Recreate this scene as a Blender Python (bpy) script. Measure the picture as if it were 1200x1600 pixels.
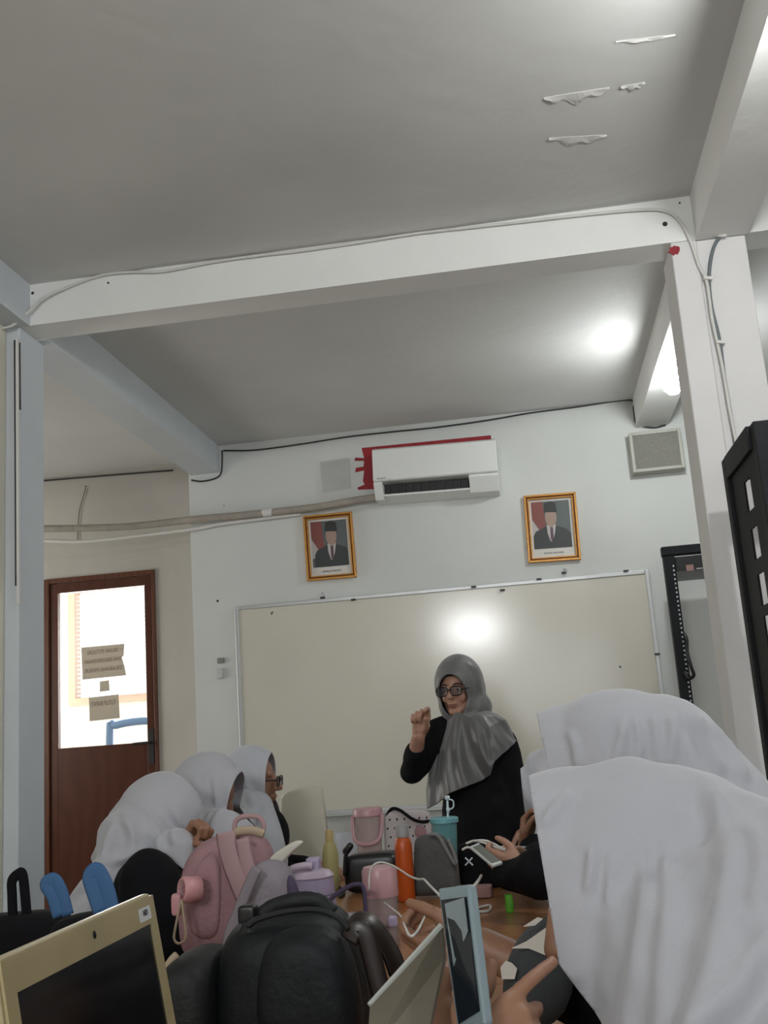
import bpy, bmesh, math, random
import numpy as np
from mathutils import Vector, Matrix, noise
random.seed(7)
PI = math.pi
C = bpy.context.scene.collection
for o in list(bpy.data.objects): bpy.data.objects.remove(o)

# ------------------------------------------------------------------ camera
FOC = 1620.0; CAMZ = 1.25
YAW, PITCH, ROLL = (math.radians(a) for a in (-7.6585, 12.03, -4.1013))
_cy, _sy = math.cos(YAW), math.sin(YAW)
_f = Vector((_sy*math.cos(PITCH), _cy*math.cos(PITCH), math.sin(PITCH)))
_r = Vector((_cy, -_sy, 0)); _u = _r.cross(_f)
_c, _s = math.cos(ROLL), math.sin(ROLL)
RR = _c*_r + _s*_u; UU = -_s*_r + _c*_u; FF = _f
def at(px, py, Y):
    """world point seen at photograph pixel (px,py) standing at depth y = Y"""
    d = RR*((px-600)/FOC) - UU*((py-800)/FOC) + FF
    return Vector((0, 0, CAMZ)) + d*(Y/d.y)
cam_d = bpy.data.cameras.new('camera'); cam = bpy.data.objects.new('camera', cam_d); C.objects.link(cam)
cam_d.sensor_fit = 'HORIZONTAL'; cam_d.sensor_width = 36; cam_d.lens = 36*FOC/1200
cam_d.clip_start = 0.05
m3 = Matrix((RR, UU, -FF)).transposed()
cam.matrix_world = Matrix.Translation((0, 0, CAMZ)) @ m3.to_4x4()
bpy.context.scene.camera = cam

# ------------------------------------------------------------------ light and exposure
vs = bpy.context.scene.view_settings
vs.view_transform = 'Standard'; vs.look = 'None'; vs.gamma = 1; vs.use_curve_mapping = False
vs.exposure = -0.26
BULB = 420.0        # strength of the bulbs
W = bpy.data.worlds.new('world'); bpy.context.scene.world = W; W.use_nodes = True
bg = W.node_tree.nodes['Background']; bg.inputs[0].default_value = (0.93, 0.97, 1.0, 1); bg.inputs[1].default_value = 2.2
def area(name, loc, size, power, col, direction):
    l = bpy.data.lights.new(name, 'AREA'); l.shape = 'RECTANGLE'; l.size, l.size_y = size; l.energy = power; l.color = col
    o = bpy.data.objects.new(name, l); C.objects.link(o); o.location = loc
    o.rotation_euler = Vector(direction).to_track_quat('-Z', 'Z').to_euler()
    return o
area('daylight_rear_window', (0.9, -2.9, 1.75), (3.6, 1.5), 27, (0.97, 0.98, 1.0), (0, 1, 0.9))
area('daylight_vent_window', (-0.83, -2.9, 2.6), (0.7, 0.3), 60, (0.97, 0.99, 1.0), (0, 1, -0.05))
area('daylight_side_window', (-4.4, 4.7, 1.7), (1.2, 1.3), 24, (1.0, 0.93, 0.82), (1, 0, 0.1))
area('daylight_office_window', (-3.3, 8.6, 1.9), (2.2, 1.3), 230, (1.0, 0.98, 0.95), (0, -1, 0))
area('right_fill_light', (3.9, 1.6, 1.7), (3.2, 1.3), 16, (1.0, 0.97, 0.96), (-1, 0, 0.1))  # added fill light from the right; that wall has no window

# ------------------------------------------------------------------ materials
def mat(name, col, rough=0.6, metal=0, noise_amt=0.0, noise_scale=8, bump=0.0, bump_scale=60, spec=0.5, emit=0, trans=0, sheen=0, col2=None, alpha=1, coat=0):
    m = bpy.data.materials.new(name); m.use_nodes = True; nt = m.node_tree; b = nt.nodes['Principled BSDF']
    b.inputs['Base Color'].default_value = (*col, 1); b.inputs['Roughness'].default_value = rough
    b.inputs['Metallic'].default_value = metal; b.inputs['Specular IOR Level'].default_value = spec
    if sheen: b.inputs['Sheen Weight'].default_value = sheen
    if coat: b.inputs['Coat Weight'].default_value = coat
    if trans: b.inputs['Transmission Weight'].default_value = trans
    if alpha < 1: b.inputs['Alpha'].default_value = alpha
    if emit: b.inputs['Emission Color'].default_value = (*col, 1); b.inputs['Emission Strength'].default_value = emit
    tc = nt.nodes.new('ShaderNodeTexCoord')
    if noise_amt or col2:
        n = nt.nodes.new('ShaderNodeTexNoise'); n.inputs['Scale'].default_value = noise_scale; n.inputs['Detail'].default_value = 5
        nt.links.new(tc.outputs['Object'], n.inputs['Vector'])
        r = nt.nodes.new('ShaderNodeValToRGB'); r.color_ramp.elements[0].position = 0.3; r.color_ramp.elements[1].position = 0.7
        c2 = col2 or tuple(c*(1-noise_amt) for c in col)
        r.color_ramp.elements[0].color = (*c2, 1); r.color_ramp.elements[1].color = (*col, 1)
        nt.links.new(n.outputs['Fac'], r.inputs['Fac']); nt.links.new(r.outputs['Color'], b.inputs['Base Color'])
    if bump:
        n2 = nt.nodes.new('ShaderNodeTexNoise'); n2.inputs['Scale'].default_value = bump_scale; n2.inputs['Detail'].default_value = 3
        nt.links.new(tc.outputs['Object'], n2.inputs['Vector'])
        bp = nt.nodes.new('ShaderNodeBump'); bp.inputs['Strength'].default_value = bump; bp.inputs['Distance'].default_value = 0.01
        nt.links.new(n2.outputs['Fac'], bp.inputs['Height']); nt.links.new(bp.outputs['Normal'], b.inputs['Normal'])
    return m
def wave_mat(name, c1, c2, scale, rough=0.4, axis='X', dist=4, **k):
    m = mat(name, c1, rough, **k); nt = m.node_tree; b = nt.nodes['Principled BSDF']
    w = nt.nodes.new('ShaderNodeTexWave'); w.inputs['Scale'].default_value = scale; w.inputs['Distortion'].default_value = dist
    w.inputs['Detail'].default_value = 3; w.bands_direction = axis
    tc = nt.nodes.new('ShaderNodeTexCoord'); nt.links.new(tc.outputs['Object'], w.inputs['Vector'])
    r = nt.nodes.new('ShaderNodeValToRGB'); r.color_ramp.elements[0].color = (*c1, 1); r.color_ramp.elements[1].color = (*c2, 1)
    nt.links.new(w.outputs['Fac'], r.inputs['Fac']); nt.links.new(r.outputs['Color'], b.inputs['Base Color'])
    return m
def see_through(name, col, mix, rough=0.08):
    m = bpy.data.materials.new(name); m.use_nodes = True; nt = m.node_tree; nt.nodes.clear()
    out = nt.nodes.new('ShaderNodeOutputMaterial'); t = nt.nodes.new('ShaderNodeBsdfTransparent'); t.inputs[0].default_value = (*[min(1, c*0.5+0.5) for c in col], 1)
    g = nt.nodes.new('ShaderNodeBsdfPrincipled'); g.inputs['Base Color'].default_value = (*col, 1); g.inputs['Roughness'].default_value = rough
    x = nt.nodes.new('ShaderNodeMixShader'); x.inputs[0].default_value = mix
    nt.links.new(t.outputs[0], x.inputs[1]); nt.links.new(g.outputs[0], x.inputs[2]); nt.links.new(x.outputs[0], out.inputs[0])
    return m
M = dict(
 ceiling=mat('ceiling_paint', (.66,.66,.645), .8, noise_amt=.10, noise_scale=1.6, bump=.25, bump_scale=14),
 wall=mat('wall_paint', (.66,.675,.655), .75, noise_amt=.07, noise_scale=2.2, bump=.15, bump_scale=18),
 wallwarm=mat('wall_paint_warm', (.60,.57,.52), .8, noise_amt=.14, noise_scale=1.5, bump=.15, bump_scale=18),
 cream=mat('cream_paint', (.72,.69,.58), .7, noise_amt=.06, noise_scale=3),
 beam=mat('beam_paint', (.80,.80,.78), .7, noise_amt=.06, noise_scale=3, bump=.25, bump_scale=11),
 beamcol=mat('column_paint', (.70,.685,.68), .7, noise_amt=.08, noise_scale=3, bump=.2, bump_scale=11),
 bluelitcol=mat('blue_lit_column_paint', (.60,.64,.67), .7, noise_amt=.08, noise_scale=3, bump=.2, bump_scale=11),  # bluish cast of the light put into the paint colour
 floor=mat('floor_tile', (.42,.40,.37), .4, noise_amt=.1, noise_scale=3),
 redpaint=mat('red_paint', (.33,.012,.02), .6, noise_amt=.3, noise_scale=14),
 greypatch=mat('grey_patch_paint', (.56,.57,.55), .8, noise_amt=.1),
 board=mat('whiteboard_enamel', (.66,.63,.55), .15, noise_amt=.05, noise_scale=2.5, spec=.5),
 alu=mat('aluminium', (.55,.56,.56), .4, metal=.6),
 black=mat('black_steel', (.004,.0045,.005), .6, spec=.2, noise_amt=.3),
 darksteel=mat('black_steel_post', (.007,.008,.010), .6, spec=.25, noise_amt=.2),
 blackplastic=mat('black_plastic', (.008,.008,.009), .35),
 acwhite=mat('air_conditioner_plastic', (.76,.77,.75), .4),
 acgrey=mat('air_conditioner_louvre', (.52,.52,.51), .5),
 gold=wave_mat('gilded_frame', (.50,.20,.03), (.62,.32,.07), 30, .3, metal=.35, dist=8),
 golddark=mat('dark_gilded_inlay', (.12,.035,.008), .4, metal=.3),
 door=wave_mat('brown_door_wood', (.085,.024,.012), (.10,.030,.015), 3, .35, axis='X', dist=9),
 doorframe=wave_mat('brown_door_frame_wood', (.10,.03,.014), (.14,.045,.02), 7, .4, axis='X', dist=6),
 pvc=mat('pvc_pipe', (.70,.69,.66), .5), insul=mat('pipe_wrap', (.40,.36,.31), .8, noise_amt=.2, noise_scale=20, bump=.4),
 cablewhite=mat('white_cable', (.62,.61,.58), .5), cablegrey=mat('grey_cable', (.13,.15,.16), .5), cabledark=mat('dark_cable', (.03,.03,.032), .5),
 speaker=mat('speaker_mesh', (.22,.215,.185), .8, noise_amt=.2, noise_scale=90), speakerframe=mat('speaker_frame', (.42,.42,.37), .6),
 table=wave_mat('table_wood', (.24,.10,.035), (.33,.15,.055), 4, .3, axis='X', dist=5),
 metalleg=mat('grey_steel_leg', (.25,.25,.26), .4, metal=.7),
 hijab=mat('white_hijab_cloth', (.41,.41,.445), .85, bump=.12, bump_scale=500, sheen=.3),
 hijab2=mat('white_hijab_cloth_cool', (.46,.475,.52), .85, bump=.12, bump_scale=500, sheen=.3),
 shawl=mat('grey_satin_shawl', (.15,.148,.15), .38, noise_amt=.5, noise_scale=5, sheen=.3),
 uniform=mat('black_uniform_cloth', (.004,.004,.006), .9, spec=.2, bump=.1, bump_scale=300),
 dress=mat('black_dress_cloth', (.004,.004,.005), .85, spec=.2),
 skin=mat('skin', (.30,.15,.09), .5, noise_amt=.12, noise_scale=25), skin2=mat('lighter_skin', (.42,.23,.16), .5, noise_amt=.1, noise_scale=25),
 skindark=mat('darker_skin', (.26,.13,.085), .5, noise_amt=.1, noise_scale=25),
 lips=mat('lips', (.27,.12,.09), .5), hair=mat('dark_brow_hair', (.02,.012,.01), .7), eyewhite=mat('eye', (.5,.48,.45), .3), iris=mat('iris', (.02,.012,.01), .2),
 glassframe=mat('glasses_frame', (.01,.008,.008), .25), lens=see_through('glasses_lens', (.5,.5,.55), .05),
 pane=see_through('window_pane', (.9,.9,.9), .07, .03),
 pink=mat('pink_canvas', (.35,.20,.22), .9, bump=.3, bump_scale=90, noise_amt=.1), pinkdark=mat('pink_webbing', (.40,.26,.27), .8, noise_amt=.08),
 tan=mat('tan_webbing', (.40,.31,.22), .8), pinkplastic=mat('pink_plastic', (.58,.29,.31), .35), rim=mat('pale_pink_plastic', (.50,.29,.31), .35),
 lilaccloth=mat('greyish_lilac_cloth', (.26,.23,.26), .9, noise_amt=.15, bump=.2), lilac=mat('lilac_plastic', (.38,.32,.46), .35), lilacpale=mat('pale_lilac_plastic', (.48,.40,.50), .35),
 purple=mat('dark_purple_cloth', (.06,.045,.09), .8),
 leather=mat('black_leather', (.006,.008,.010), .6, spec=.3, bump=.25, bump_scale=45, noise_amt=.2), leathergreen=mat('dark_grey_leather', (.014,.016,.016), .6, spec=.3, bump=.3, bump_scale=40, noise_amt=.3),
 strapbrown=mat('dark_brown_leather', (.022,.014,.012), .35), blue=mat('blue_webbing', (.04,.12,.27), .75, noise_amt=.15),
 orange=mat('orange_plastic', (.52,.085,.012), .35, noise_amt=.05), greycap=mat('grey_plastic_cap', (.30,.29,.29), .45),
 greyfelt=mat('grey_felt', (.09,.09,.088), .9, noise_amt=.15, bump=.3), greyfelt2=mat('grey_felt_edge', (.19,.19,.19), .9),
 teal=mat('turquoise_plastic', (.17,.42,.46), .35), tealclear=see_through('turquoise_clear_plastic', (.2,.45,.48), .62),
 clear=see_through('clear_plastic', (.55,.47,.47), .38), clearpink=see_through('pinkish_clear_plastic', (.62,.50,.48), .55), straw=mat('white_straw', (.62,.72,.78), .35),
 yellow=mat('yellow_plastic', (.40,.35,.15), .5), yellowcap=mat('amber_plastic_cap', (.46,.34,.14), .5), paper=mat('white_paper', (.66,.70,.76), .8),
 dots=mat('white_canvas', (.50,.45,.46), .85), ink=mat('black_ink', (.02,.02,.02), .7), laptopc=mat('cream_laptop_plastic', (.41,.335,.185), .35, noise_amt=.12, noise_scale=10),
 screen=mat('switched_off_screen', (.006,.006,.007), .15), phonewhite=mat('white_phone_plastic', (.62,.64,.64), .3), phoneblue=mat('blue_grey_phone_case', (.20,.255,.28), .35),
 phoneglass=mat('phone_screen', (.012,.016,.022), .12), phonereflect=mat('phone_screen_reflection_grey', (.20,.24,.26), .25), phonegrey=mat('grey_phone_screen', (.14,.145,.13), .3),
 caseflap=mat('brown_grey_case_flap', (.15,.13,.095), .5, noise_amt=.3), caseedge=mat('grey_case_edge', (.36,.37,.34), .5),
 green=see_through('green_plastic', (.15,.55,.05), .75), whiteplastic=mat('white_plastic', (.62,.61,.57), .45), creamplastic=mat('cream_plastic', (.60,.57,.47), .45, noise_amt=.08, noise_scale=5),
 jacket=mat('dark_grey_printed_cloth', (.045,.05,.055), .85, bump=.2), jacketwhite=mat('cream_print', (.62,.58,.52), .8), pinkcard=mat('dusty_pink_card', (.30,.17,.16), .7),
 signpaper=mat('sign_paper', (.50,.47,.42), .8), signink=mat('faded_brown_ink', (.22,.17,.13), .8), whitewall=mat('office_wall', (.85,.84,.80), .7), bluecloth=mat('blue_plastic_chair', (.05,.13,.27), .5),
 blind=mat('blind_slat', (.85,.84,.82), .5), sill=mat('peach_window_frame', (.72,.55,.44), .6), steel=mat('steel', (.30,.29,.28), .35, metal=.8), plush=mat('lilac_plush', (.40,.35,.42), .95, bump=.5, bump_scale=60),
 bluewrap=mat('pale_blue_wrapper', (.36,.50,.62), .25), photoGrey=mat('portrait_backdrop', (.10,.12,.12), .5), photored=mat('portrait_red_flag', (.22,.06,.05), .5), photowhite=mat('portrait_white', (.50,.46,.45), .5),
 suit=mat('portrait_suit', (.035,.042,.042), .5), photoskin=mat('portrait_skin', (.36,.25,.20), .5), peci=mat('portrait_cap', (.025,.028,.026), .5), mount=mat('portrait_mount', (.66,.64,.60), .5), tie=mat('portrait_tie', (.10,.06,.08), .5),
 stain=mat('brown_stain', (.16,.13,.10), .8), peel=mat('peeled_paint_flake', (.64,.63,.61), .8), darkhole=mat('dark_hole', (.03,.028,.026), .9), greybox=mat('grey_switch', (.22,.22,.20), .5), book=mat('grey_notebook', (.12,.12,.13), .7),
 mask=mat('pale_tissue', (.55,.52,.46), .8),
)
def emis(name, col, s):
    m = bpy.data.materials.new(name); m.use_nodes = True; nt = m.node_tree; nt.nodes.clear()
    o = nt.nodes.new('ShaderNodeOutputMaterial'); e = nt.nodes.new('ShaderNodeEmission'); e.inputs[0].default_value = (*col, 1); e.inputs[1].default_value = s
    nt.links.new(e.outputs[0], o.inputs[0]); return m
def translucent(name, col, k):
    m = mat(name, col, .8); nt = m.node_tree; b = nt.nodes['Principled BSDF']; o = nt.nodes['Material Output']
    t = nt.nodes.new('ShaderNodeBsdfTranslucent'); t.inputs[0].default_value = (*col, 1); x = nt.nodes.new('ShaderNodeMixShader'); x.inputs[0].default_value = k
    nt.links.new(b.outputs[0], x.inputs[1]); nt.links.new(t.outputs[0], x.inputs[2]); nt.links.new(x.outputs[0], o.inputs[0]); return m
M['signpaper'] = translucent('sign_paper', (.45, .42, .37), .55)
M['bulb'] = emis('bulb_glow', (.98, 1, .985), BULB)
M['bulbfar'] = emis('bulb_glow_far', (.96, 1, .99), BULB*.66)

# ------------------------------------------------------------------ mesh helpers
V = Vector
def basis(f, up=(0, 0, 1)):
    """frame whose columns are right, forward, up"""
    f = V(f).normalized(); r = f.cross(V(up)).normalized(); u = r.cross(f).normalized()
    return Matrix((r, f, u)).transposed()
class MB:
    def __init__(s): s.v = []; s.f = []
    def add(s, vs, fs):
        n = len(s.v); s.v += [V(p) for p in vs]; s.f += [tuple(i+n for i in f) for f in fs]; return s
    def box(s, a, b):
        (x0, y0, z0), (x1, y1, z1) = a, b
        return s.add([(x0,y0,z0),(x1,y0,z0),(x1,y1,z0),(x0,y1,z0),(x0,y0,z1),(x1,y0,z1),(x1,y1,z1),(x0,y1,z1)],
                     [(0,3,2,1),(4,5,6,7),(0,1,5,4),(1,2,6,5),(2,3,7,6),(3,0,4,7)])
    def obox(s, c, size, R=Matrix.Identity(3)):
        x, y, z = (q/2 for q in size); c = V(c)
        return s.add([c + R @ V((i, j, k)) for i, j, k in ((-x,-y,-z),(x,-y,-z),(x,y,-z),(-x,y,-z),(-x,-y,z),(x,-y,z),(x,y,z),(-x,y,z))],
                     [(0,3,2,1),(4,5,6,7),(0,1,5,4),(1,2,6,5),(2,3,7,6),(3,0,4,7)])
    def prism(s, pts, ext):
        n = len(pts); pts = [V(p) for p in pts]; ext = V(ext)
        return s.add(pts + [p+ext for p in pts], [tuple(range(n-1, -1, -1)), tuple(range(n, 2*n))] + [(i, (i+1) % n, (i+1) % n+n, i+n) for i in range(n)])
    def ell(s, c, r, R=Matrix.Identity(3), seg=24, rings=14):
        vs = [V(c) + R @ V((0, 0, r[2]))]
        for i in range(1, rings):
            t = PI*i/rings
            for j in range(seg):
                a = 2*PI*j/seg; vs.append(V(c) + R @ V((r[0]*math.sin(t)*math.cos(a), r[1]*math.sin(t)*math.sin(a), r[2]*math.cos(t))))
        vs.append(V(c) - R @ V((0, 0, r[2]))); fs = []
        for j in range(seg): fs.append((0, 1+j, 1+(j+1) % seg))
        for i in range(rings-2):
            for j in range(seg):
                a = 1+i*seg+j; b = 1+i*seg+(j+1) % seg; fs.append((a, a+seg, b+seg, b))
        L = len(vs)-1; o = 1+(rings-2)*seg
        for j in range(seg): fs.append((L, o+(j+1) % seg, o+j))
        return s.add(vs, fs)
    def cap(s, p0, p1, r0, r1, seg=16, flat=1.0, side=None):
        """tapered capsule; flat<1 squashes it across 'side' normal"""
        p0, p1 = V(p0), V(p1); d = (p1-p0); L = d.length
        if L < 1e-6: d = V((0, 0, 1))
        d.normalize(); a = V(side) if side is not None else (V((1, 0, 0)) if abs(d.x) < .8 else V((0, 1, 0)))
        x = (a - d*a.dot(d)).normalized(); y = d.cross(x); k = 5; rings = []
        for i in range(1, k+1):
            t = PI/2*i/k; rings.append((p0 - d*r0*math.cos(t), r0*math.sin(t)))
        for i in range(0, k):
            t = PI/2*i/k; rings.append((p1 + d*r1*math.sin(t), r1*math.cos(t)))
        vs = [p0-d*r0] + [c + (x*math.cos(2*PI*j/seg)*flat + y*math.sin(2*PI*j/seg))*r for c, r in rings for j in range(seg)] + [p1+d*r1]
        fs = [(0, 1+(j+1) % seg, 1+j) for j in range(seg)]
        for i in range(len(rings)-1):
            for j in range(seg):
                a_ = 1+i*seg+j; b_ = 1+i*seg+(j+1) % seg; fs.append((a_, b_, b_+seg, a_+seg))
        o = 1+(len(rings)-1)*seg; Lr = len(vs)-1
        fs += [(Lr, o+j, o+(j+1) % seg) for j in range(seg)]
        return s.add(vs, fs)
    def lathe(s, c, prof, seg=32, R=Matrix.Identity(3), closed=True):
        c = V(c); vs = []; fs = []
        for r, z in prof:
            for j in range(seg):
                a = 2*PI*j/seg; vs.append(c + R @ V((r*math.cos(a), r*math.sin(a), z)))
        for i in range(len(prof)-1):
            for j in range(seg):
                a = i*seg+j; b = i*seg+(j+1) % seg; fs.append((a, b, b+seg, a+seg))
        if closed: fs.append(tuple(range(seg-1, -1, -1))); fs.append(tuple(range((len(prof)-1)*seg, len(prof)*seg)))
        return s.add(vs, fs)
    def tube(s, pts, r, seg=8, smooth=True, ry=None, nrm=None, closed_ends=True):
        pts = [V(p) for p in pts]
        if smooth and len(pts) > 2: pts = spline(pts, 6)
        n = len(pts); vs = []; fs = []; ry = ry or r
        t0 = (pts[1]-pts[0]).normalized(); a = V(nrm) if nrm is not None else (V((0, 0, 1)) if abs(t0.z) < .9 else V((1, 0, 0)))
        x = (a - t0*a.dot(t0)).normalized()
        for i in range(n):
            t = (pts[min(i+1, n-1)] - pts[max(i-1, 0)]).normalized(); x = (x - t*x.dot(t)).normalized(); y = t.cross(x)
            for j in range(seg):
                q = 2*PI*j/seg + (PI/4 if seg == 4 else 0); vs.append(pts[i] + x*math.cos(q)*r + y*math.sin(q)*ry)
        for i in range(n-1):
            for j in range(seg):
                a_ = i*seg+j; b_ = i*seg+(j+1) % seg; fs.append((a_, b_, b_+seg, a_+seg))
        fs.append(tuple(range(seg-1, -1, -1))); fs.append(tuple(range((n-1)*seg, n*seg)))
        return s.add(vs, fs)
    def pillow(s, c, size, e=0.5, R=Matrix.Identity(3), wr=0.0, ws=10, seg=64, rings=40, seed=0, fn=None):
        """soft rounded box (superellipsoid) with wrinkles"""
        sg = lambda v, p: math.copysign(abs(v)**p, v); c = V(c); vs = []; fs = []
        def pt(t, a):
            ct, st = sg(math.cos(t), e), sg(math.sin(t), e)
            p = V((size[0]/2*ct*sg(math.cos(a), e), size[1]/2*ct*sg(math.sin(a), e), size[2]/2*st))
            if fn: p = fn(p)
            if wr:
                nn = noise.noise_vector((p*ws)+V((seed, seed*2.3, 0))); p = p + nn*wr
            return c + R @ p
        vs.append(pt(PI/2, 0))
        for i in range(1, rings):
            for j in range(seg): vs.append(pt(PI/2-PI*i/rings, 2*PI*j/seg))
        vs.append(pt(-PI/2, 0))
        for j in range(seg): fs.append((0, 1+j, 1+(j+1) % seg))
        for i in range(rings-2):
            for j in range(seg):
                a = 1+i*seg+j; b = 1+i*seg+(j+1) % seg; fs.append((a, a+seg, b+seg, b))
        L = len(vs)-1; o = 1+(rings-2)*seg
        for j in range(seg): fs.append((L, o+(j+1) % seg, o+j))
        return s.add(vs, fs)
    def mesh(s, name):
        me = bpy.data.meshes.new(name); me.from_pydata([tuple(v) for v in s.v], [], s.f); me.update()
        bm = bmesh.new(); bm.from_mesh(me); bmesh.ops.recalc_face_normals(bm, faces=bm.faces); bm.to_mesh(me); bm.free(); return me
    def build(s, name, material, parent=None, bevel=0, smooth=False, seg=2):
        me = s.mesh(name); o = bpy.data.objects.new(name, me); C.objects.link(o); me.materials.append(material)
        if smooth:
            for p in me.polygons: p.use_smooth = True
        if bevel:
            b = o.modifiers.new('bevel', 'BEVEL'); b.width = bevel; b.segments = seg; b.limit_method = 'ANGLE'; b.angle_limit = 0.6
        adopt(o, parent); return o
def spline(p, k):
    q = [p[0]+(p[0]-p[1])] + list(p) + [p[-1]+(p[-1]-p[-2])]; out = []
    for i in range(1, len(q)-2):
        for j in range(k):
            t = j/k; a, b, c, d = q[i-1], q[i], q[i+1], q[i+2]
            out.append(0.5*((2*b) + (c-a)*t + (2*a-5*b+4*c-d)*t*t + (3*b-a-3*c+d)*t**3))
    out.append(p[-1]); return out
ORG = {}
def adopt(o, parent):
    if parent is None: return
    o.parent = parent
    o.matrix_parent_inverse = Matrix.Translation(-ORG.get(parent.name, V((0, 0, 0))))
def thing(name, label, cat, loc, group=None):
    o = bpy.data.objects.new(name, None); C.objects.link(o); o.location = V(loc); o.empty_display_size = .05
    ORG[o.name] = V(loc); o['label'] = label; o['category'] = cat
    if group: o['group'] = group
    return o
def tag(o, label, cat, group=None):
    o['label'] = label; o['category'] = cat
    if group: o['group'] = group
    return o
def struct(o, label=None):
    o['kind'] = 'structure'
    if label: o['label'] = label
    return o
def text(name, body, size, material, origin, R, parent, extrude=0.0004, mirror=False, align='CENTER', width=None):
    cu = bpy.data.curves.new(name, 'FONT'); cu.body = body; cu.size = size; cu.extrude = extrude; cu.align_x = align; cu.align_y = 'CENTER'
    t = bpy.data.objects.new(name, cu); C.objects.link(t); dg = bpy.context.evaluated_depsgraph_get()
    me = bpy.data.meshes.new_from_object(t.evaluated_get(dg)); bpy.data.objects.remove(t)
    xs = [v.co.x for v in me.vertices]; k = (width/(max(xs)-min(xs))) if width else 1
    R = R.to_4x4()
    for v in me.vertices:
        p = V((v.co.x*k*(-1 if mirror else 1), v.co.y, v.co.z)); v.co = V(origin) + (R @ p)
    me.materials.clear(); me.materials.append(material); me.update()
    o = bpy.data.objects.new(name, me); C.objects.link(o); adopt(o, parent); return o
RXZ = Matrix(((1, 0, 0), (0, 0, -1), (0, 1, 0)))   # local x,y,z -> world x, z, -y : lettering on a wall facing the camera

def remeshed(mb, voxel, smooth=4):
    """one continuous surface grown round overlapping volumes"""
    me = mb.mesh('tmp'); o = bpy.data.objects.new('tmp', me); C.objects.link(o)
    r = o.modifiers.new('r', 'REMESH'); r.mode = 'VOXEL'; r.voxel_size = voxel
    s = o.modifiers.new('s', 'SMOOTH'); s.factor = .5; s.iterations = smooth
    dg = bpy.context.evaluated_depsgraph_get(); dg.update()
    out = bpy.data.meshes.new_from_object(o.evaluated_get(dg)); bpy.data.objects.remove(o)
    return out
def displace(me, fn):
    n = len(me.vertices); co = np.empty(n*3, np.float32); no = np.empty(n*3, np.float32)
    me.vertices.foreach_get('co', co); me.vertices.foreach_get('normal', no)
    co = co.reshape(-1, 3); no = no.reshape(-1, 3)
    co = fn(co, no).astype(np.float32); me.vertices.foreach_set('co', co.ravel()); me.update()
def finish(me, name, material, parent, solid=0):
    me.name = name; me.materials.clear(); me.materials.append(material)
    for p in me.polygons: p.use_smooth = True
    o = bpy.data.objects.new(name, me); C.objects.link(o)
    if solid:
        s = o.modifiers.new('thickness', 'SOLIDIFY'); s.thickness = solid; s.offset = -1
    adopt(o, parent); return o
def cut_plane(me, co, no):
    bm = bmesh.new(); bm.from_mesh(me)
    bmesh.ops.bisect_plane(bm, geom=bm.verts[:]+bm.edges[:]+bm.faces[:], plane_co=V(co), plane_no=V(no), clear_outer=True)
    bm.to_mesh(me); bm.free(); me.update()
def cut_oval(me, c, Rm, rx, rz, depth=.0):
    """opening through the cloth in front (local +y) of point c, with a clean oval rim"""
    bm = bmesh.new(); bm.from_mesh(me); Ri = Rm.transposed(); c = V(c)
    loc = lambda v: Ri @ (v.co-c)
    dead = [v for v in bm.verts if (lambda p: p.y > depth and (p.x/rx)**2+(p.z/rz)**2 < 1)(loc(v))]
    bmesh.ops.delete(bm, geom=dead, context='VERTS')
    for v in bm.verts:
        if v.is_boundary:
            p = loc(v)
            if p.y > depth:
                k = math.sqrt((p.x/rx)**2+(p.z/rz)**2)
                if k < 1.35: p.x /= k; p.z /= k; v.co = c + Rm @ p
    bm.to_mesh(me); bm.free(); me.update()
exec_parts = []

# ================================================================== THE ROOM
H = 3.032; BZ = 2.865; YB = 5.9; YR = 6.2
def sbox(name, a, b, m, label=None): return struct(MB().box(a, b).build(name, M[m]), label)
sbox('floor', (-4.7, -3.1, -.1), (4.1, 9.0, 0), 'floor')
sbox('ceiling', (-4.7, -3.1, H), (4.1, 9.0, H+.12), 'ceiling', 'grey-white plastered ceiling with peeling paint')
# teaching wall and the set-back piece of wall round the door
sbox('wall_back', (-1.975, YB, 0), (4.1, YR+.15, H), 'wall', 'off-white teaching wall behind the whiteboard')
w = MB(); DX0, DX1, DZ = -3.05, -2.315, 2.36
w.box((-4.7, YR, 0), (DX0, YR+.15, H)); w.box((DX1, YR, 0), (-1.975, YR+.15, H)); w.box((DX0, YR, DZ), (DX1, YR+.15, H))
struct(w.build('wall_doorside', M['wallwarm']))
sbox('wall_left', (-1.99, -3.1, 0), (-1.874, 3.49, BZ), 'cream')
sbox('wall_right', (4.0, -3.1, 0), (4.1, YB, H), 'wall')
w = MB()
for (x0, x1, z0, z1) in ((-4.7, 4.1, 0, 1.0), (-4.7, -1.3, 1.0, H), (2.8, 4.1, 1.0, H), (-1.3, 2.8, 2.8, H), (-1.3, -.9, 1.0, 2.35), (-.9, 2.8, 2.45, 2.8), (-1.3, -.9, 2.35, 2.4)):
    w.box((x0, -3.1, z0), (x1, -3.0, z1))
struct(w.build('wall_rear', M['wall']))
# side bay on the left, lit by its own window
w = MB(); w.box((-4.7, -3.0, 0), (-4.6, 3.9, H)); w.box((-4.7, 5.6, 0), (-4.6, 9.0, H)); w.box((-4.7, 3.9, 0), (-4.6, 5.6, 1.0)); w.box((-4.7, 3.9, 2.4), (-4.6, 5.6, H))
struct(w.build('wall_sidebay', M['cream']))
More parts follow.
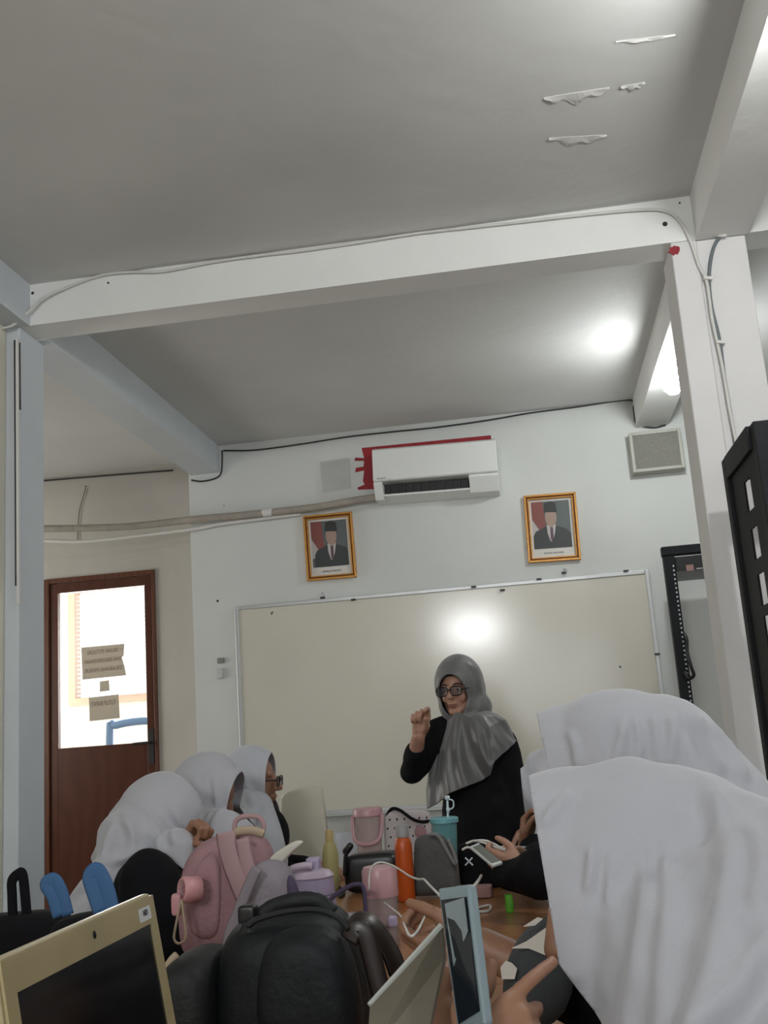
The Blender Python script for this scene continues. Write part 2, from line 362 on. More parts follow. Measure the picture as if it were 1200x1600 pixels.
# concrete beams and columns
sbox('ceiling_beam', (-4.6, 3.5, BZ), (4.0, 3.645, H), 'beam', 'white beam crossing the ceiling from column to column')
sbox('ceiling_beam', (-1.955, -3.0, BZ-.002), (-1.78, 3.5, H), 'bluelitcol', 'left beam running towards the viewer above the left wall')
sbox('ceiling_beam', (-1.955, 3.645, BZ-.002), (-1.78, YB, H), 'bluelitcol', 'bluish left beam running from the cross beam to the teaching wall')
sbox('ceiling_beam', (.70, -3.0, BZ-.004), (.88, 3.5, H), 'beam', 'right beam running towards the viewer')
sbox('ceiling_beam', (.70, 3.645, BZ-.004), (.88, YB, H), 'beam', 'right beam running to the wall above the speaker')
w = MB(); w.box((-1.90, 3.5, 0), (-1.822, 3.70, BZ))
struct(w.build('column', M['bluelitcol'], bevel=.006), 'slim bluish-white column at the left edge')
struct(MB().box((-1.93, 3.53, 0), (-1.901, 3.66, BZ)).build('trim_1', M['bluelitcol']))
w = MB(); w.prism([(.600, 3.5, 0), (.70, 3.5, 0), (.70, 3.5, BZ), (.612, 3.5, BZ)], (0, .21, 0))
w.prism([(.70, 3.508, 0), (.868, 3.508, 0), (.868, 3.508, BZ), (.70, 3.508, BZ)], (0, .2, 0))
struct(w.build('column', M['beamcol'], bevel=.005), 'thick pinkish-white column right of the whiteboard')
# paint flakes hanging from the ceiling, patches, nail holes
def flake(x0, y0, x1, y1, wd, seed, hz=.006):
    a, b = at(x0, y0, 3), at(x1, y1, 3)
    a = V((0, 0, CAMZ)) + (a-V((0, 0, CAMZ)))*((H-CAMZ)/(a.z-CAMZ)); b = V((0, 0, CAMZ)) + (b-V((0, 0, CAMZ)))*((H-CAMZ)/(b.z-CAMZ))
    rnd = random.Random(seed); n = 14; vs = []; fs = []
    d = (b-a); nrm = V((-d.y, d.x, 0)).normalized()
    for i in range(n+1):
        t = i/n; wdt = wd*math.sin(PI*min(max(t, .03), .97))**.8*(.75+.3*math.sin(i*1.1+seed)); p = a+d*t
        vs += [p - V((0, 0, .0005)), p + nrm*wdt*.6 - V((0, 0, hz*(.5+.3*math.sin(i*.9+seed)))), p+nrm*wdt - V((0, 0, .001+hz*.5*max(0, math.sin(i*.7+seed))))]
    for i in range(n):
        for k in range(2): fs.append((3*i+k, 3*i+3+k, 3*i+4+k, 3*i+1+k))
    o = MB().add(vs, fs).build('paint_flake', M['peel'])
    s = o.modifiers.new('t', 'SOLIDIFY'); s.thickness = .0015; return o
fl = [((850, 152, 952, 136), .06, 'long flake of loose paint curling off the ceiling, left of the short one'), ((970, 134, 1008, 128), .035, 'short pale flake of loose paint on the ceiling'),
      ((858, 215, 948, 210), .055, 'torn wavy flake of paint on the ceiling, lowest of the four'), ((962, 64, 1055, 53), .02, 'thin line of lifting paint nearest the top of the ceiling')]
for i, (p, wd, lb) in enumerate(fl): tag(flake(*p, wd, i), lb, 'peeling paint', 'flakes of paint on the ceiling')
def nail(px, py, Y, r, lb, m='darkhole'):
    p = at(px, py, Y); o = MB().lathe(p, [(r*.3, -.004), (r, -.003), (r*.9, .0005), (r*.4, .001)], 12, Matrix(((1, 0, 0), (0, 0, -1), (0, 1, 0)))).build('nail_hole', M[m]); tag(o, lb, 'nail hole', 'nail holes in the plaster')
for px, py, Y, r, lb in ((51, 458, 3.5, .007, 'dark nail hole at the left end of the cross beam'), (169, 442, 3.5, .005, 'small nail hole on the cross beam below the cable'),
    (1039, 350, 3.5, .010, 'ragged nail hole at the right end of the cross beam'), (1062, 317, 3.5, .004, 'pin hole in the corner where cross beam meets right beam'),
    (134, 760, YR, .006, 'nail hole high on the wall above the door'), (340, 939, YB, .008, 'dark nail in the wall left of the whiteboard corner'), (350, 790, YB, .004, 'tiny nail hole in the wall above the pipe')):
    nail(px, py, Y, r, lb)
def blotch(name, px, py, Y, w_, h_, m, seed, lb, cat):
    c = at(px, py, Y); rnd = random.Random(seed); n = 18
    pts = [c + V((math.cos(2*PI*i/n)*w_/2*(.6+.5*rnd.random()), 0, math.sin(2*PI*i/n)*h_/2*(.6+.5*rnd.random()))) for i in range(n)]
    return tag(MB().prism(pts, (0, .003, 0)).build(name, M[m]), lb, cat)
blotch('paint_splash', 1053, 391, 3.498, .045, .04, 'redpaint', 5, 'red paint splash at the top of the right column', 'paint splash')
# red paint showing round the air conditioner
p = [at(x, y, 5.897) for x, y in ((565, 700), (767, 680), (768, 690), (775, 700), (770, 760), (590, 764), (560, 765), (558, 762), (570, 757), (567, 752), (569, 735), (555, 738), (556, 731), (568, 729), (569, 720), (554, 720), (555, 715), (569, 716))]
tag(MB().prism(p, (0, .0025, 0)).build('red_paint_patch', M['redpaint']), 'dark red patch of old paint behind the air conditioner', 'paint')
p = [at(x, y, 5.8975) for x, y in ((500, 722), (545, 716), (548, 762), (504, 770))]
tag(MB().prism(p, (0, .002, 0)).build('plaster_patch', M['greypatch']), 'square greyish plaster patch left of the red paint', 'plaster patch')
# --- door in the set-back wall
def frame4(mb, x0, x1, z0, z1, t, y0, y1):
    mb.box((x0, y0, z0), (x0+t, y1, z1)); mb.box((x1-t, y0, z0), (x1, y1, z1)); mb.box((x0+t, y0, z1-t), (x1-t, y1, z1)); mb.box((x0+t, y0, z0), (x1-t, y1, z0+t))
w = MB(); w.box((DX0, YR-.02, 0), (DX0+.035, YR+.13, DZ)); w.box((DX1-.02, YR-.02, 0), (DX1, YR+.13, DZ)); w.box((DX0+.035, YR-.02, DZ-.03), (DX1-.02, YR+.13, DZ))
struct(w.build('trim_2', M['doorframe'], bevel=.004))
dr = thing('door_1', 'brown wooden door with a large glass pane and paper signs', 'door', (-2.7, YR, 0)); dr['kind'] = 'structure'
gx0, gx1, gz0, gz1 = -2.963, -2.387, 1.30, 2.265
d0, d1 = DX0+.036, DX1-.021
w = MB(); w.box((d0, YR-.005, .01), (gx0, YR+.035, DZ-.031)); w.box((gx1, YR-.005, .01), (d1, YR+.035, DZ-.031)); w.box((gx0, YR-.005, gz1), (gx1, YR+.035, DZ-.031)); w.box((gx0, YR-.005, .01), (gx1, YR+.035, gz0))
w.build('door_panel', M['door'], dr, bevel=.003)
MB().box((gx0, YR+.012, gz0), (gx1, YR+.016, gz1)).build('glass_pane', M['pane'], dr)
w = MB(); hz = at(236, 1160, YR).z; w.box((-2.375, YR-.012, hz-.13), (-2.345, YR-.005, hz+.08)); w.tube([(-2.36, YR-.01, hz), (-2.36, YR-.05, hz), (-2.46, YR-.055, hz-.002)], .008, 8, smooth=False)
w.build('door_handle', M['cabledark'], dr, smooth=False)
def sign(name, q, lb, lines, inkm):
    pts = [at(x, y, YR+.009) for x, y in q]; o = thing(name, lb, 'sign', (sum(p.x for p in pts)/len(pts), YR, min(p.z for p in pts)))
    MB().prism(pts, (0, .002, 0)).build('sheet', M['signpaper'], o)
    for body, px, py, size, wd in lines:
        text('lettering', body, size, M[inkm], at(px, py, YR+.0065), RXZ @ Matrix.Rotation(math.radians(1.5), 3, 'Z'), o, mirror=True, width=wd)
    return o
sign('door_sign', [(127, 1012), (194, 1006), (193, 1024), (190, 1027), (194, 1040), (197, 1055), (129, 1062)], 'upper torn paper sign on the door glass, its lettering showing through reversed',
     [('SELAIN PETUGAS', 160, 1018, .034, .20), ('YANG BERKEPENTINGAN', 161, 1032, .034, .245), ('DILARANG MASUK', 161, 1046, .034, .245)], 'signink')
sign('door_sign', [(139, 1090), (185, 1085), (187, 1122), (140, 1127)], 'lower small paper sign on the door glass', [('TUTUP RAPAT', 162, 1099, .04, .16)], 'signink')
tag(MB().prism([at(x, y, YR+.009) for x, y in ((156, 1065), (170, 1063), (171, 1079), (156, 1081))], (0, .002, 0)).build('paper_square', M['signpaper']), 'small blank paper square between the two door signs', 'paper')
# --- bright office behind the door glass
sbox('floor_office', (-4.6, YR+.15, 0), (-1.0, 8.8, .002), 'floor')
w = MB(); OX0, OX1, OZ0, OZ1, OY = -4.1, -2.6, at(150, 1100, 8.8).z, 2.75, 8.8
w.box((-4.6, OY, 0), (-1, OY+.15, OZ0)); w.box((-4.6, OY, OZ1), (-1, OY+.15, H)); w.box((-4.6, OY, OZ0), (OX0, OY+.15, OZ1)); w.box((OX1+.9, OY, OZ0), (-1, OY+.15, OZ1))
w.box((-1.1, YR+.15, 0), (-1.0, OY, H))
struct(w.build('wall_office', M['whitewall']))
wn = thing('window_1', 'bright office window with horizontal blinds seen through the door glass', 'window', (-3.2, OY, OZ0)); wn['kind'] = 'structure'
w = MB(); frame4(w, OX0, OX1+.9, OZ0, OZ1, .06, OY-.02, OY+.1); w.box((-2.9, OY-.015, OZ0), (-2.84, OY+.09, OZ1)); w.build('window_frame', M['sill'], wn)
w = MB()
for i in range(34):
    z = OZ0+.08+i*.038
    if z < OZ1-.08: w.obox((-2.9, OY-.06, z), (2.2, .028, .0015), Matrix.Rotation(math.radians(28), 3, 'X'))
w.build('blind', M['blind'], wn)
ch = thing('office_chair', 'blue plastic chair back in the office behind the door', 'chair', (at(205, 1160, 7.6).x, 7.6, 0))
c0, c1 = at(172, 1170, 7.6), at(232, 1126, 7.6)
w = MB(); w.tube([V((c0.x, 7.6, .45)), V((c0.x, 7.6, c1.z-.08)), V((c0.x+.05, 7.6, c1.z-.015)), V((c1.x, 7.6, c1.z)), V((c1.x+.2, 7.6, c1.z-.06)), V((c1.x+.22, 7.6, .45))], .03, 10); w.build('backrest', M['bluecloth'], ch, smooth=True)
MB().pillow(((c0.x+c1.x)/2+.1, 7.8, .45), (.42, .42, .05), .3).build('seat', M['bluecloth'], ch, smooth=True)
for sx in (0, .4):
    for sy in (7.62, 7.98): MB().cap((c0.x+sx, sy, .44), (c0.x+sx, sy, .012), .014, .012).build('leg', M['metalleg'], ch, smooth=True)

# ================================================================== TEACHING WALL
wb = thing('whiteboard', 'large cream whiteboard in a thin metal frame on the teaching wall', 'whiteboard', (-.52, YB-.03, .82))
X0, X1, Z0, Z1, YF = -1.712, .668, .832, 2.036, YB-.03
MB().box((X0+.012, YF, Z0+.012), (X1-.012, YB-.002, Z1-.012)).build('board', M['board'], wb)
w = MB(); t = .022
w.box((X0, YF-.008, Z0), (X0+t, YB-.001, Z1)); w.box((X1-t, YF-.008, Z0), (X1, YB-.001, Z1)); w.box((X0+t, YF-.008, Z1-t), (X1-t, YB-.001, Z1)); w.box((X0+t, YF-.008, Z0), (X1-t, YB-.001, Z0+t))
w.build('frame', M['alu'], wb, bevel=.003)
w = MB(); w.box((X0+.02, YF-.028, Z0-.008), (X1-.02, YF-.008, Z0-.002)); w.box((X0+.02, YF-.031, Z0-.008), (X1-.02, YF-.028, Z0+.002)); w.build('pen_tray', M['alu'], wb)
for px, py in ((504, 934), (552, 937), (740, 917), (785, 922), (842, 905), (881, 895), (978, 892), (1027, 1022)):
    p = at(px, py, YF-.014); MB().obox(p, (.028, .012, .011)).build('clip', M['cabledark'], wb, bevel=.002)
p = at(423, 958, YF-.002); MB().prism([p, p+V((.016, 0, .012)), p+V((.004, 0, -.012))], (0, .002, 0)).build('black_mark', M['ink'], wb)
p = at(969, 1042, YF-.002); MB().ell(p, (.005, .002, .005)).build('black_mark', M['ink'], wb)
for px, py, lb in ((504, 931, 'small bent metal hook above the whiteboard, left one'), (883, 893, 'small bent metal hook above the whiteboard, below the right portrait')):
    p = at(px, py, YB-.012); w = MB(); w.tube([p+V((0, .012, .02)), p+V((0, -.006, .015)), p+V((.004, -.012, -.004)), p+V((.012, -.01, .006))], .004, 6); tag(w.build('wall_hook', M['alu']), lb, 'hook', 'hooks above the whiteboard')

# --- framed portraits (plain generic sitters)
def portrait(q, lb, face, hatless=False):
    (tl, tr, br, bl) = [at(x, y, YB-.02) for x, y in q]
    o = thing('framed_portrait', lb, 'framed portrait', ((bl+br)/2)); 
    ex = ((tr-tl)+(br-bl))*.5; wd = ex.length; ex.normalize(); ez = ((tl-bl)+(tr-br))*.5; ht = ez.length; ez.normalize(); ey = ez.cross(ex).normalized()
    if ey.y < 0: ey = -ey
    c = (tl+tr+bl+br)*.25; R = Matrix((ex, -ey, ez)).transposed()   # local x right, y toward viewer, z up
    def L(x, y, z): return c + R @ V((x*wd/2, y, z*ht/2))
    def slab(x0, x1, z0, z1, y0, y1): return [L(x0, y0, z0), L(x1, y0, z0), L(x1, y0, z1), L(x0, y0, z1)], R @ V((0, y1-y0, 0))
    def ring(a, b, y0, y1, m, nm):
        w = MB(); k = wd/ht
        bx, bz, ax, az = 1-b, 1-b*k, 1-a, 1-a*k
        for s in (((-ax, -az), (ax, -az), (bx, -bz), (-bx, -bz)), ((-ax, az), (-bx, bz), (bx, bz), (ax, az)), ((-ax, -az), (-bx, -bz), (-bx, bz), (-ax, az)), ((ax, -az), (ax, az), (bx, bz), (bx, -bz))):
            w.prism([L(x, y0, z) for x, z in s], R @ V((0, y1-y0, 0)))
        return w.build(nm, m, o, bevel=.002)
    ring(0, .08, -.018, .012, M['gold'], 'outer_moulding'); ring(.08, .13, -.018, .004, M['golddark'], 'dark_inlay'); ring(.13, .18, -.018, .007, M['gold'], 'inner_moulding')
    pts, e = slab(-.84, .84, -.88, .88, -.018, -.012); MB().prism(pts, e).build('mount', M['mount'], o)
    ph = MB(); pts, e = slab(-.74, .72, -.60, .80, -.012, -.0105); ph = ph.prism(pts, e).build('photograph', M['photoGrey'], o)
    def big(pl): return [(fx+(x-fx)*1.18, min(.79, (z+.60)*1.12-.60)) for x, z in pl]
    def poly(nm, pl, m, y=0.0):
        if nm in ('suit', 'shirt', 'tie', 'face', 'cap'): pl = [(max(-.73, min(.71, x)), z) for x, z in big(pl)]
        MB().prism([L(x, -.0105+y, z) for x, z in pl], R @ V((0, .0006, 0))).build(nm, M[m], ph)
    fx = face
    def oval(cx, cz, rx, rz, n=24): return [(cx+rx*math.cos(2*PI*i/n), cz+rz*math.sin(2*PI*i/n)) for i in range(n)]
    fx = face
    poly('flag', [(-.74, .80), (-.30, .80), (-.25, .2), (-.20, -.08), (-.42, -.12), (-.74, .30)], 'photored')
    poly('flag_stripe', [(-.74, .28), (-.42, -.14), (-.36, -.24), (-.74, -.34)], 'photowhite')
    poly('suit', [(fx-.62, -.60), (fx-.60, -.26), (fx-.52, -.14), (fx-.18, -.02), (fx+.18, -.02), (min(fx+.5, .70), -.12), (min(fx+.62, .72), -.26), (.72, -.60)], 'suit', .0008)
    poly('shirt', [(fx-.15, .02), (fx+.15, .02), (fx+.10, -.2), (fx+.02, -.42), (fx-.06, -.42), (fx-.14, -.2)], 'photowhite', .0016)
    poly('tie', [(fx-.045, -.04), (fx+.045, -.04), (fx+.05, -.36), (fx, -.46), (fx-.05, -.36)], 'tie', .0024)
    poly('face', oval(fx, .22, .19, .25), 'photoskin', .0024)
    poly('cap', [(fx-.21, .36), (fx+.21, .34), (fx+.19, .58), (fx+.02, .64), (fx-.18, .60)], 'peci', .0032)
    text('caption', 'REPUBLIK INDONESIA', .014, M['ink'], L(0, -.0115, -.74), R @ Matrix(((1, 0, 0), (0, 0, 1), (0, 1, 0))), o, width=wd*.38)
portrait([(473, 806), (550, 800), (557, 901), (481, 909)], 'gold-framed portrait of a man in suit and black cap, left one by the pipe', .08)
portrait([(818, 775), (899, 769), (908, 874), (826, 880)], 'gold-framed portrait of a man in suit and black cap, right one near the speaker', -.02)

# --- air conditioner
ac = thing('air_conditioner', 'white wall-mounted split air conditioner with an open black outlet', 'air conditioner', (-.48, 5.8, 2.57))
tl, tr, br, bl = at(581, 699, 5.69), at(773, 685, 5.69), at(778, 765, 5.74), at(590, 782, 5.74)
xa, xb = tl.x-.006, (tr.x+br.x)/2+.006; zt, zb = (tl.z+tr.z)/2, (bl.z+br.z)/2; hh = zt-zb; tilt = math.atan2((tr.z-tl.z)+(br.z-bl.z), 2*(xb-xa))
Rt = Matrix.Rotation(-tilt, 3, 'Y'); cc = V(((xa+xb)/2, 0, (zt+zb)/2)); ln = xb-xa
def ap(x, y, z): return cc + Rt @ V((x, 0, z)) + V((0, y, 0))
def acprof(x0, x1, prof, m, nm, bevel=.004):
    pts = [ap(x0, y, z) for y, z in prof]; MB().prism(pts, ap(x1, 0, 0)-ap(x0, 0, 0)).build(nm, M[m], ac, bevel=bevel)
h2 = hh/2
acprof(-ln/2, ln/2, [(5.899, -h2), (5.899, h2), (5.72, h2), (5.70, h2-.012), (5.69, -h2*.28), (5.70, -h2*.34), (5.86, -h2*.36), (5.86, -h2)], 'acwhite', 'casing')
acprof(-ln/2, -ln/2+.05, [(5.8595, -h2), (5.8595, -h2*.37), (5.70, -h2*.35), (5.70, -h2*.45), (5.755, -h2)], 'acwhite', 'end_cap')
acprof(ln/2-.165, ln/2, [(5.8595, -h2), (5.8595, -h2*.37), (5.70, -h2*.35), (5.70, -h2*.45), (5.755, -h2)], 'acwhite', 'end_cap')
acprof(-ln/2+.05, ln/2-.165, [(5.8595, -h2+.01), (5.8595, -h2*.37), (5.80, -h2*.37), (5.80, -h2+.01)], 'blackplastic', 'outlet', 0)
acprof(-ln/2+.05, ln/2-.165, [(5.86, -h2), (5.86, -h2+.012), (5.745, -h2+.03), (5.742, -h2+.018)], 'acwhite', 'louvre', .002)
for k in range(11): acprof(-ln/2+.08+k*.045, -ln/2+.083+k*.045, [(5.8, -h2+.03), (5.8, -h2*.4), (5.76, -h2*.42), (5.77, -h2+.035)], 'blackplastic', 'vane', 0)
text('maker_lettering', 'Panasonic', .014, M['signink'], ap(-ln/2+.05, 5.688, -h2*.24), RXZ, ac, width=.05)
MB().obox(ap(ln/2-.05, 5.722, -h2*.62), (.02, .004, .01)).build('indicator_panel', M['greybox'], ac)
# pipes out of the unit
tag(MB().tube([at(x, y, 5.84) for x, y in ((598, 776), (560, 781), (510, 790), (455, 797), (380, 805), (300, 812), (210, 822), (140, 825), (72, 826), (20, 826))], .022, 10).build('insulated_pipe', M['insul'], smooth=True), 'brown wrapped pipe running from the air conditioner across the wall', 'pipe')
tag(MB().tube([at(x, y, 5.87) for x, y in ((470, 803), (420, 809), (350, 818), (300, 827), (200, 839), (130, 846), (72, 845), (20, 844))], .011, 8).build('drain_pipe', M['pvc'], smooth=True), 'thin white drain pipe just below the brown wrapped pipe', 'pipe')
w = MB(); a, b = at(414, 801, 5.84), at(422, 800, 5.84); w.cap(a, b, .026, .026); tag(w.build('pipe_clamp', M['pvc'], smooth=True), 'pale clamp round the brown pipe left of the portrait', 'clamp')
# --- speaker box
sp = thing('wall_speaker', 'grey mesh-fronted speaker box high on the wall under the right beam', 'speaker', (.79, YB, 2.56))
tl, tr, br, bl = at(984, 676, 5.80), at(1065, 668, 5.80), at(1069, 731, 5.80), at(988, 738, 5.80)
x0, x1, z0, z1 = (tl.x+bl.x)/2, (tr.x+br.x)/2, (bl.z+br.z)/2, (tl.z+tr.z)/2
w = MB(); w.box((x0, 5.815, z0), (x1, YB-.001, z1)); w.build('cabinet', M['speakerframe'], sp, bevel=.004)
w = MB(); frame4(w, x0, x1, z0, z1, .018, 5.80, 5.8149); w.build('front_frame', M['speakerframe'], sp, bevel=.003)
MB().box((x0+.018, 5.806, z0+.018), (x1-.018, 5.8149, z1-.018)).build('grille', M['speaker'], sp)
# --- wall switch holder
sw = thing('remote_holder', 'small grey switch and remote holder left of the whiteboard', 'wall switch', at(345, 1060, YB))
p = at(345, 1032, YB-.008); MB().obox(p, (.04, .014, .03)).build('switch', M['greybox'], sw, bevel=.002)
p = at(344, 1052, YB-.01); w = MB(); w.obox(p, (.035, .018, .06)); w.build('holder', M['acgrey'], sw, bevel=.003)
# --- cables
def cable(name, pts, Y, r, m, lb, off=0): 
    P = [at(*q, Y) if len(q) == 2 else at(q[0], q[1], q[2]) for q in pts]
    return tag(MB().tube(P, r, 6).build(name, M[m], smooth=True), lb, 'cable')
cable('cable', [(349, 704), (400, 703), (470, 694), (540, 683), (610, 675), (680, 668), (760, 657), (830, 645), (900, 636), (983, 625), (990, 640), (995, 662), (1020, 668), (1040, 664)], 5.885, .005, 'cabledark', 'thin dark cable looping along the top of the teaching wall')
cable('cable', [(347, 704), (347, 722), (345, 740), (335, 748), (315, 752), (299, 750)], 5.885, .005, 'cabledark', 'dark cable looping down round the end of the left beam')
cable('cable', [(270, 735), (180, 742), (72, 751), (10, 757)], 6.19, .005, 'cabledark', 'dark cable along the top of the wall above the door')
cable('cable', [(0, 514, 3.46), (20, 508, 3.46), (45, 487, 3.47), (70, 465, 3.48), (115, 445), (160, 430), (205, 425), (255, 424), (330, 410), (400, 400), (470, 392), (560, 379), (650, 365), (740, 355), (830, 345), (920, 335), (1000, 328), (1040, 330), (1062, 345), (1078, 375), (1092, 415), (1104, 440), (1113, 500), (1128, 570), (1140, 640), (1152, 700)], 3.492, .006, 'cablewhite', 'long white cable clipped along the cross beam and down the right column')
cable('cable', [(1168, 357), (1150, 361), (1128, 368), (1114, 390), (1108, 433), (1112, 480), (1124, 530), (1132, 590), (1142, 650), (1150, 700)], 3.498, .006, 'cablegrey', 'grey-blue cable curving down the face of the right column')
for px, py in ((1128, 368), (1106, 435), (1126, 535)):
    tag(MB().obox(at(px, py, 3.49), (.03, .016, .012), Matrix.Rotation(.2, 3, 'Y')).build('cable_clip', M['cablewhite'], bevel=.002), {368: 'cable clip at the top of the right column', 435: 'cable clip a little below the top of the right column', 535: 'lowest cable clip on the right column'}[py], 'cable clip', 'cable clips on the right column')
tag(MB().tube([at(134, 762, 6.19), at(124, 800, 6.19), at(121, 846, 6.19)], .003, 6).build('hanging_string', M['stain'], smooth=True), 'thin string hanging from the nail above the door', 'string')
tr_ = thing('cable_trunking', 'white trunking with black cable down the left column', 'cable trunking', at(28, 945, 3.49))
MB().tube([at(27, 530, 3.485), at(29, 944, 3.485)], .006, 4, smooth=False, ry=.008).build('trunking', M['pvc'], tr_)
MB().tube([at(24, 532, 3.494), at(25, 700, 3.494), at(26, 915, 3.494)], .0065, 6).build('black_cable', M['cabledark'], tr_, smooth=True)
MB().tube([at(30, 536, 3.494), at(31, 640, 3.494)], .005, 6).build('black_cable', M['cabledark'], tr_, smooth=True)
# --- bulbs hanging under the right beam
def bulb(p, lb, m='bulb'):
    o = thing('light_bulb', lb, 'light bulb', p+V((0, 0, .06)), 'bare bulbs under the right beam')
    MB().lathe(p, [(.0005, -.05), (.022, -.045), (.042, -.022), (.047, 0), (.040, .025), (.022, .045), (.018, .052)], 24).build('glass_bulb', M[m], o, smooth=True)
    w = MB(); w.lathe(p+V((0, 0, .0525)), [(.018, 0), (.018, .03), (.03, .032), (.032, .042), (.03, .0425)], 20); w.build('holder', M['whiteplastic'], o, smooth=False)
    MB().tube([p+V((-.07, 0, .083)), p+V((-.045, -.005, .075)), p+V((0, -.01, .088)), p+V((.04, 0, .092))], .004, 6).build('wire', M['cablegrey'], o, smooth=True)
bulb(V((.768, 4.84, 2.766)), 'glowing bare bulb under the right beam beside the column', 'bulbfar')
bulb(V((.795, 2.05, 2.768)), 'glowing bare bulb under the right beam nearer the viewer')

# ================================================================== RACKS
rk = thing('open_rack', 'open black equipment rack standing between whiteboard and right column', 'rack', (.95, 5.45, 0))
RX, RY, RT = at(1040, 900, 5.3).x, 5.3, at(1040, 868, 5.3).z
for x in (RX, RX+.50):
    w = MB(); w.box((x, RY, .03), (x+.055, RY+.004, RT-.002)); w.box((x, RY+.004, .03), (x+.005, RY+.05, RT-.002)); w.box((x+.05, RY+.004, .03), (x+.055, RY+.03, RT-.002))
    po = w.build('post', M['darksteel'], rk)
    h = MB()
    for k in range(70):
        z = RT-.06-k*.0222
        h.box((x+.040, RY-.0015, z), (x+.047, RY-.0003, z+.008))
    h.build('square_holes', M['paper'], po)
w = MB(); w.box((RX-.004, RY-.006, RT-.001), (RX+.56, RY+.054, RT+.045)); w.build('top_bar', M['darksteel'], rk, bevel=.004)
w = MB(); w.box((RX-.02, RY-.15, 0), (RX+.03, RY+.35, .029)); w.box((RX+.52, RY-.15, 0), (RX+.57, RY+.35, .029)); w.box((RX+.03, RY, 0), (RX+.52, RY+.05, .029)); w.build('base', M['darksteel'], rk, bevel=.004)
dv = thing('rack_device', 'thin black network device in the top of the open rack', 'network device', (RX+.28, RY, RT-.11))
MB().box((RX+.056, RY-.012, RT-.085), (RX+.499, RY+.42, RT-.012)).build('case', M['blackplastic'], dv, bevel=.003)
p = at(1078, 887, RY-.014); MB().obox(p, (.035, .002, .03)).build('label_sticker', M['pinkcard'], dv)
p = at(1093, 888, RY-.014); MB().obox(p, (.03, .002, .004)).build('display_strip', M['alu'], dv)
tag(MB().tube([(RX+.052, RY-.012, at(1068, 990, 5.3).z), at(1073, 1000, 5.27), at(1074, 1020, 5.26), at(1080, 1042, 5.26), at(1084, 1055, 5.27), at(1076, 1060, 5.285), at(1070, 1050, 5.29)], .009, 8).build('power_cable', M['blackplastic'], smooth=True), 'thick black cable looped on the post of the open rack', 'cable')
cable('cable', [(1088, 868, 5.33), (1092, 850, 5.36), (1100, 832, 5.4), (1106, 826, 5.42)], 5.3, .006, 'alu', 'silver cable curving up from the top of the open rack')
# nearer tall rack at the right edge
r2 = thing('tall_black_rack', 'tall black steel rack in front of the right column at the picture edge', 'rack', (.9, 3.0, 0))
A_, B_ = at(1131, 716, 3.25), at(1182, 655, 2.85)
ax, ay, az = A_.x, 3.25, A_.z; bx, by, bz = B_.x, 2.85, B_.z; tz = (az+bz)/2
for (x, y), dy in (((ax, ay), .05), ((ax+.01, by), .05), ((ax+.6, ay), .05), ((ax+.6, by), .05)):
    MB().box((x, y-.0, 0), (x+.045, y+dy, tz-.001)).build('post', M['darksteel'], r2, bevel=.004)
w = MB(); w.box((ax, by+.051, tz-.07), (ax+.045, ay-.001, tz)); w.box((ax+.6, by+.051, tz-.07), (ax+.645, ay-.001, tz)); w.box((ax+.055, by, tz-.07), (ax+.599, by+.04, tz)); w.box((ax+.046, ay, tz-.07), (ax+.599, ay+.045, tz)); w.build('top_rail', M['darksteel'], r2, bevel=.003)
w = MB(); ys = [by+.05, by+.15, by+.25, ay]      # slotted side panel
xs0, xs1 = ax+.012, ax+.018
w.box((xs0, by+.05, .05), (xs1, by+.14, tz-.07)); w.box((xs0, ay-.17, .05), (xs1, ay, tz-.07))
zz = tz-.07; cuts = [at(1165, 770, 3.0).z, at(1178, 845, 3.0).z, at(1187, 918, 3.0).z, at(1196, 985, 3.0).z, at(1200, 1060, 3.0).z]
top = zz
for cz in cuts: w.box((xs0, by+.14, cz+.045), (xs1, ay-.17, top)); top = cz-.045
w.box((xs0, by+.14, .05), (xs1, ay-.17, top)); w.build('slotted_side_panel', M['black'], r2)

# ================================================================== PEOPLE
def head_prims(mb, c, R, s=1.0):
    """skull, jaw, nose, lips, brow, ears; local x right, y forward, z up"""
    L = lambda x, y, z: V(c) + R @ (V((x, y, z))*s)
    E = lambda p, r: mb.ell(L(*p), [q*s for q in r], R)
    E((0, -.012, .03), (.073, .092, .085)); E((0, .012, -.005), (.062, .075, .09)); E((0, .03, -.05), (.045, .05, .05)); E((0, .058, -.088), (.022, .02, .018))
    mb.cap(L(-.05, .005, -.045), L(-.016, .06, -.086), .024*s, .017*s); mb.cap(L(.05, .005, -.045), L(.016, .06, -.086), .024*s, .017*s)
    mb.cap(L(0, .083, .022), L(0, .103, -.018), .008*s, .0125*s); E((0, .094, -.022), (.018, .012, .009))
    mb.cap(L(-.040, .066, .032), L(.040, .066, .032), .011*s, .011*s); E((-.032, .055, -.024), (.026, .022, .026)); E((.032, .055, -.024), (.026, .022, .026))
    E((0, .080, -.049), (.026, .012, .011)); E((0, .076, -.061), (.021, .011, .008))
    E((-.073, -.01, -.005), (.008, .018, .03)); E((.073, -.01, -.005), (.008, .018, .03))
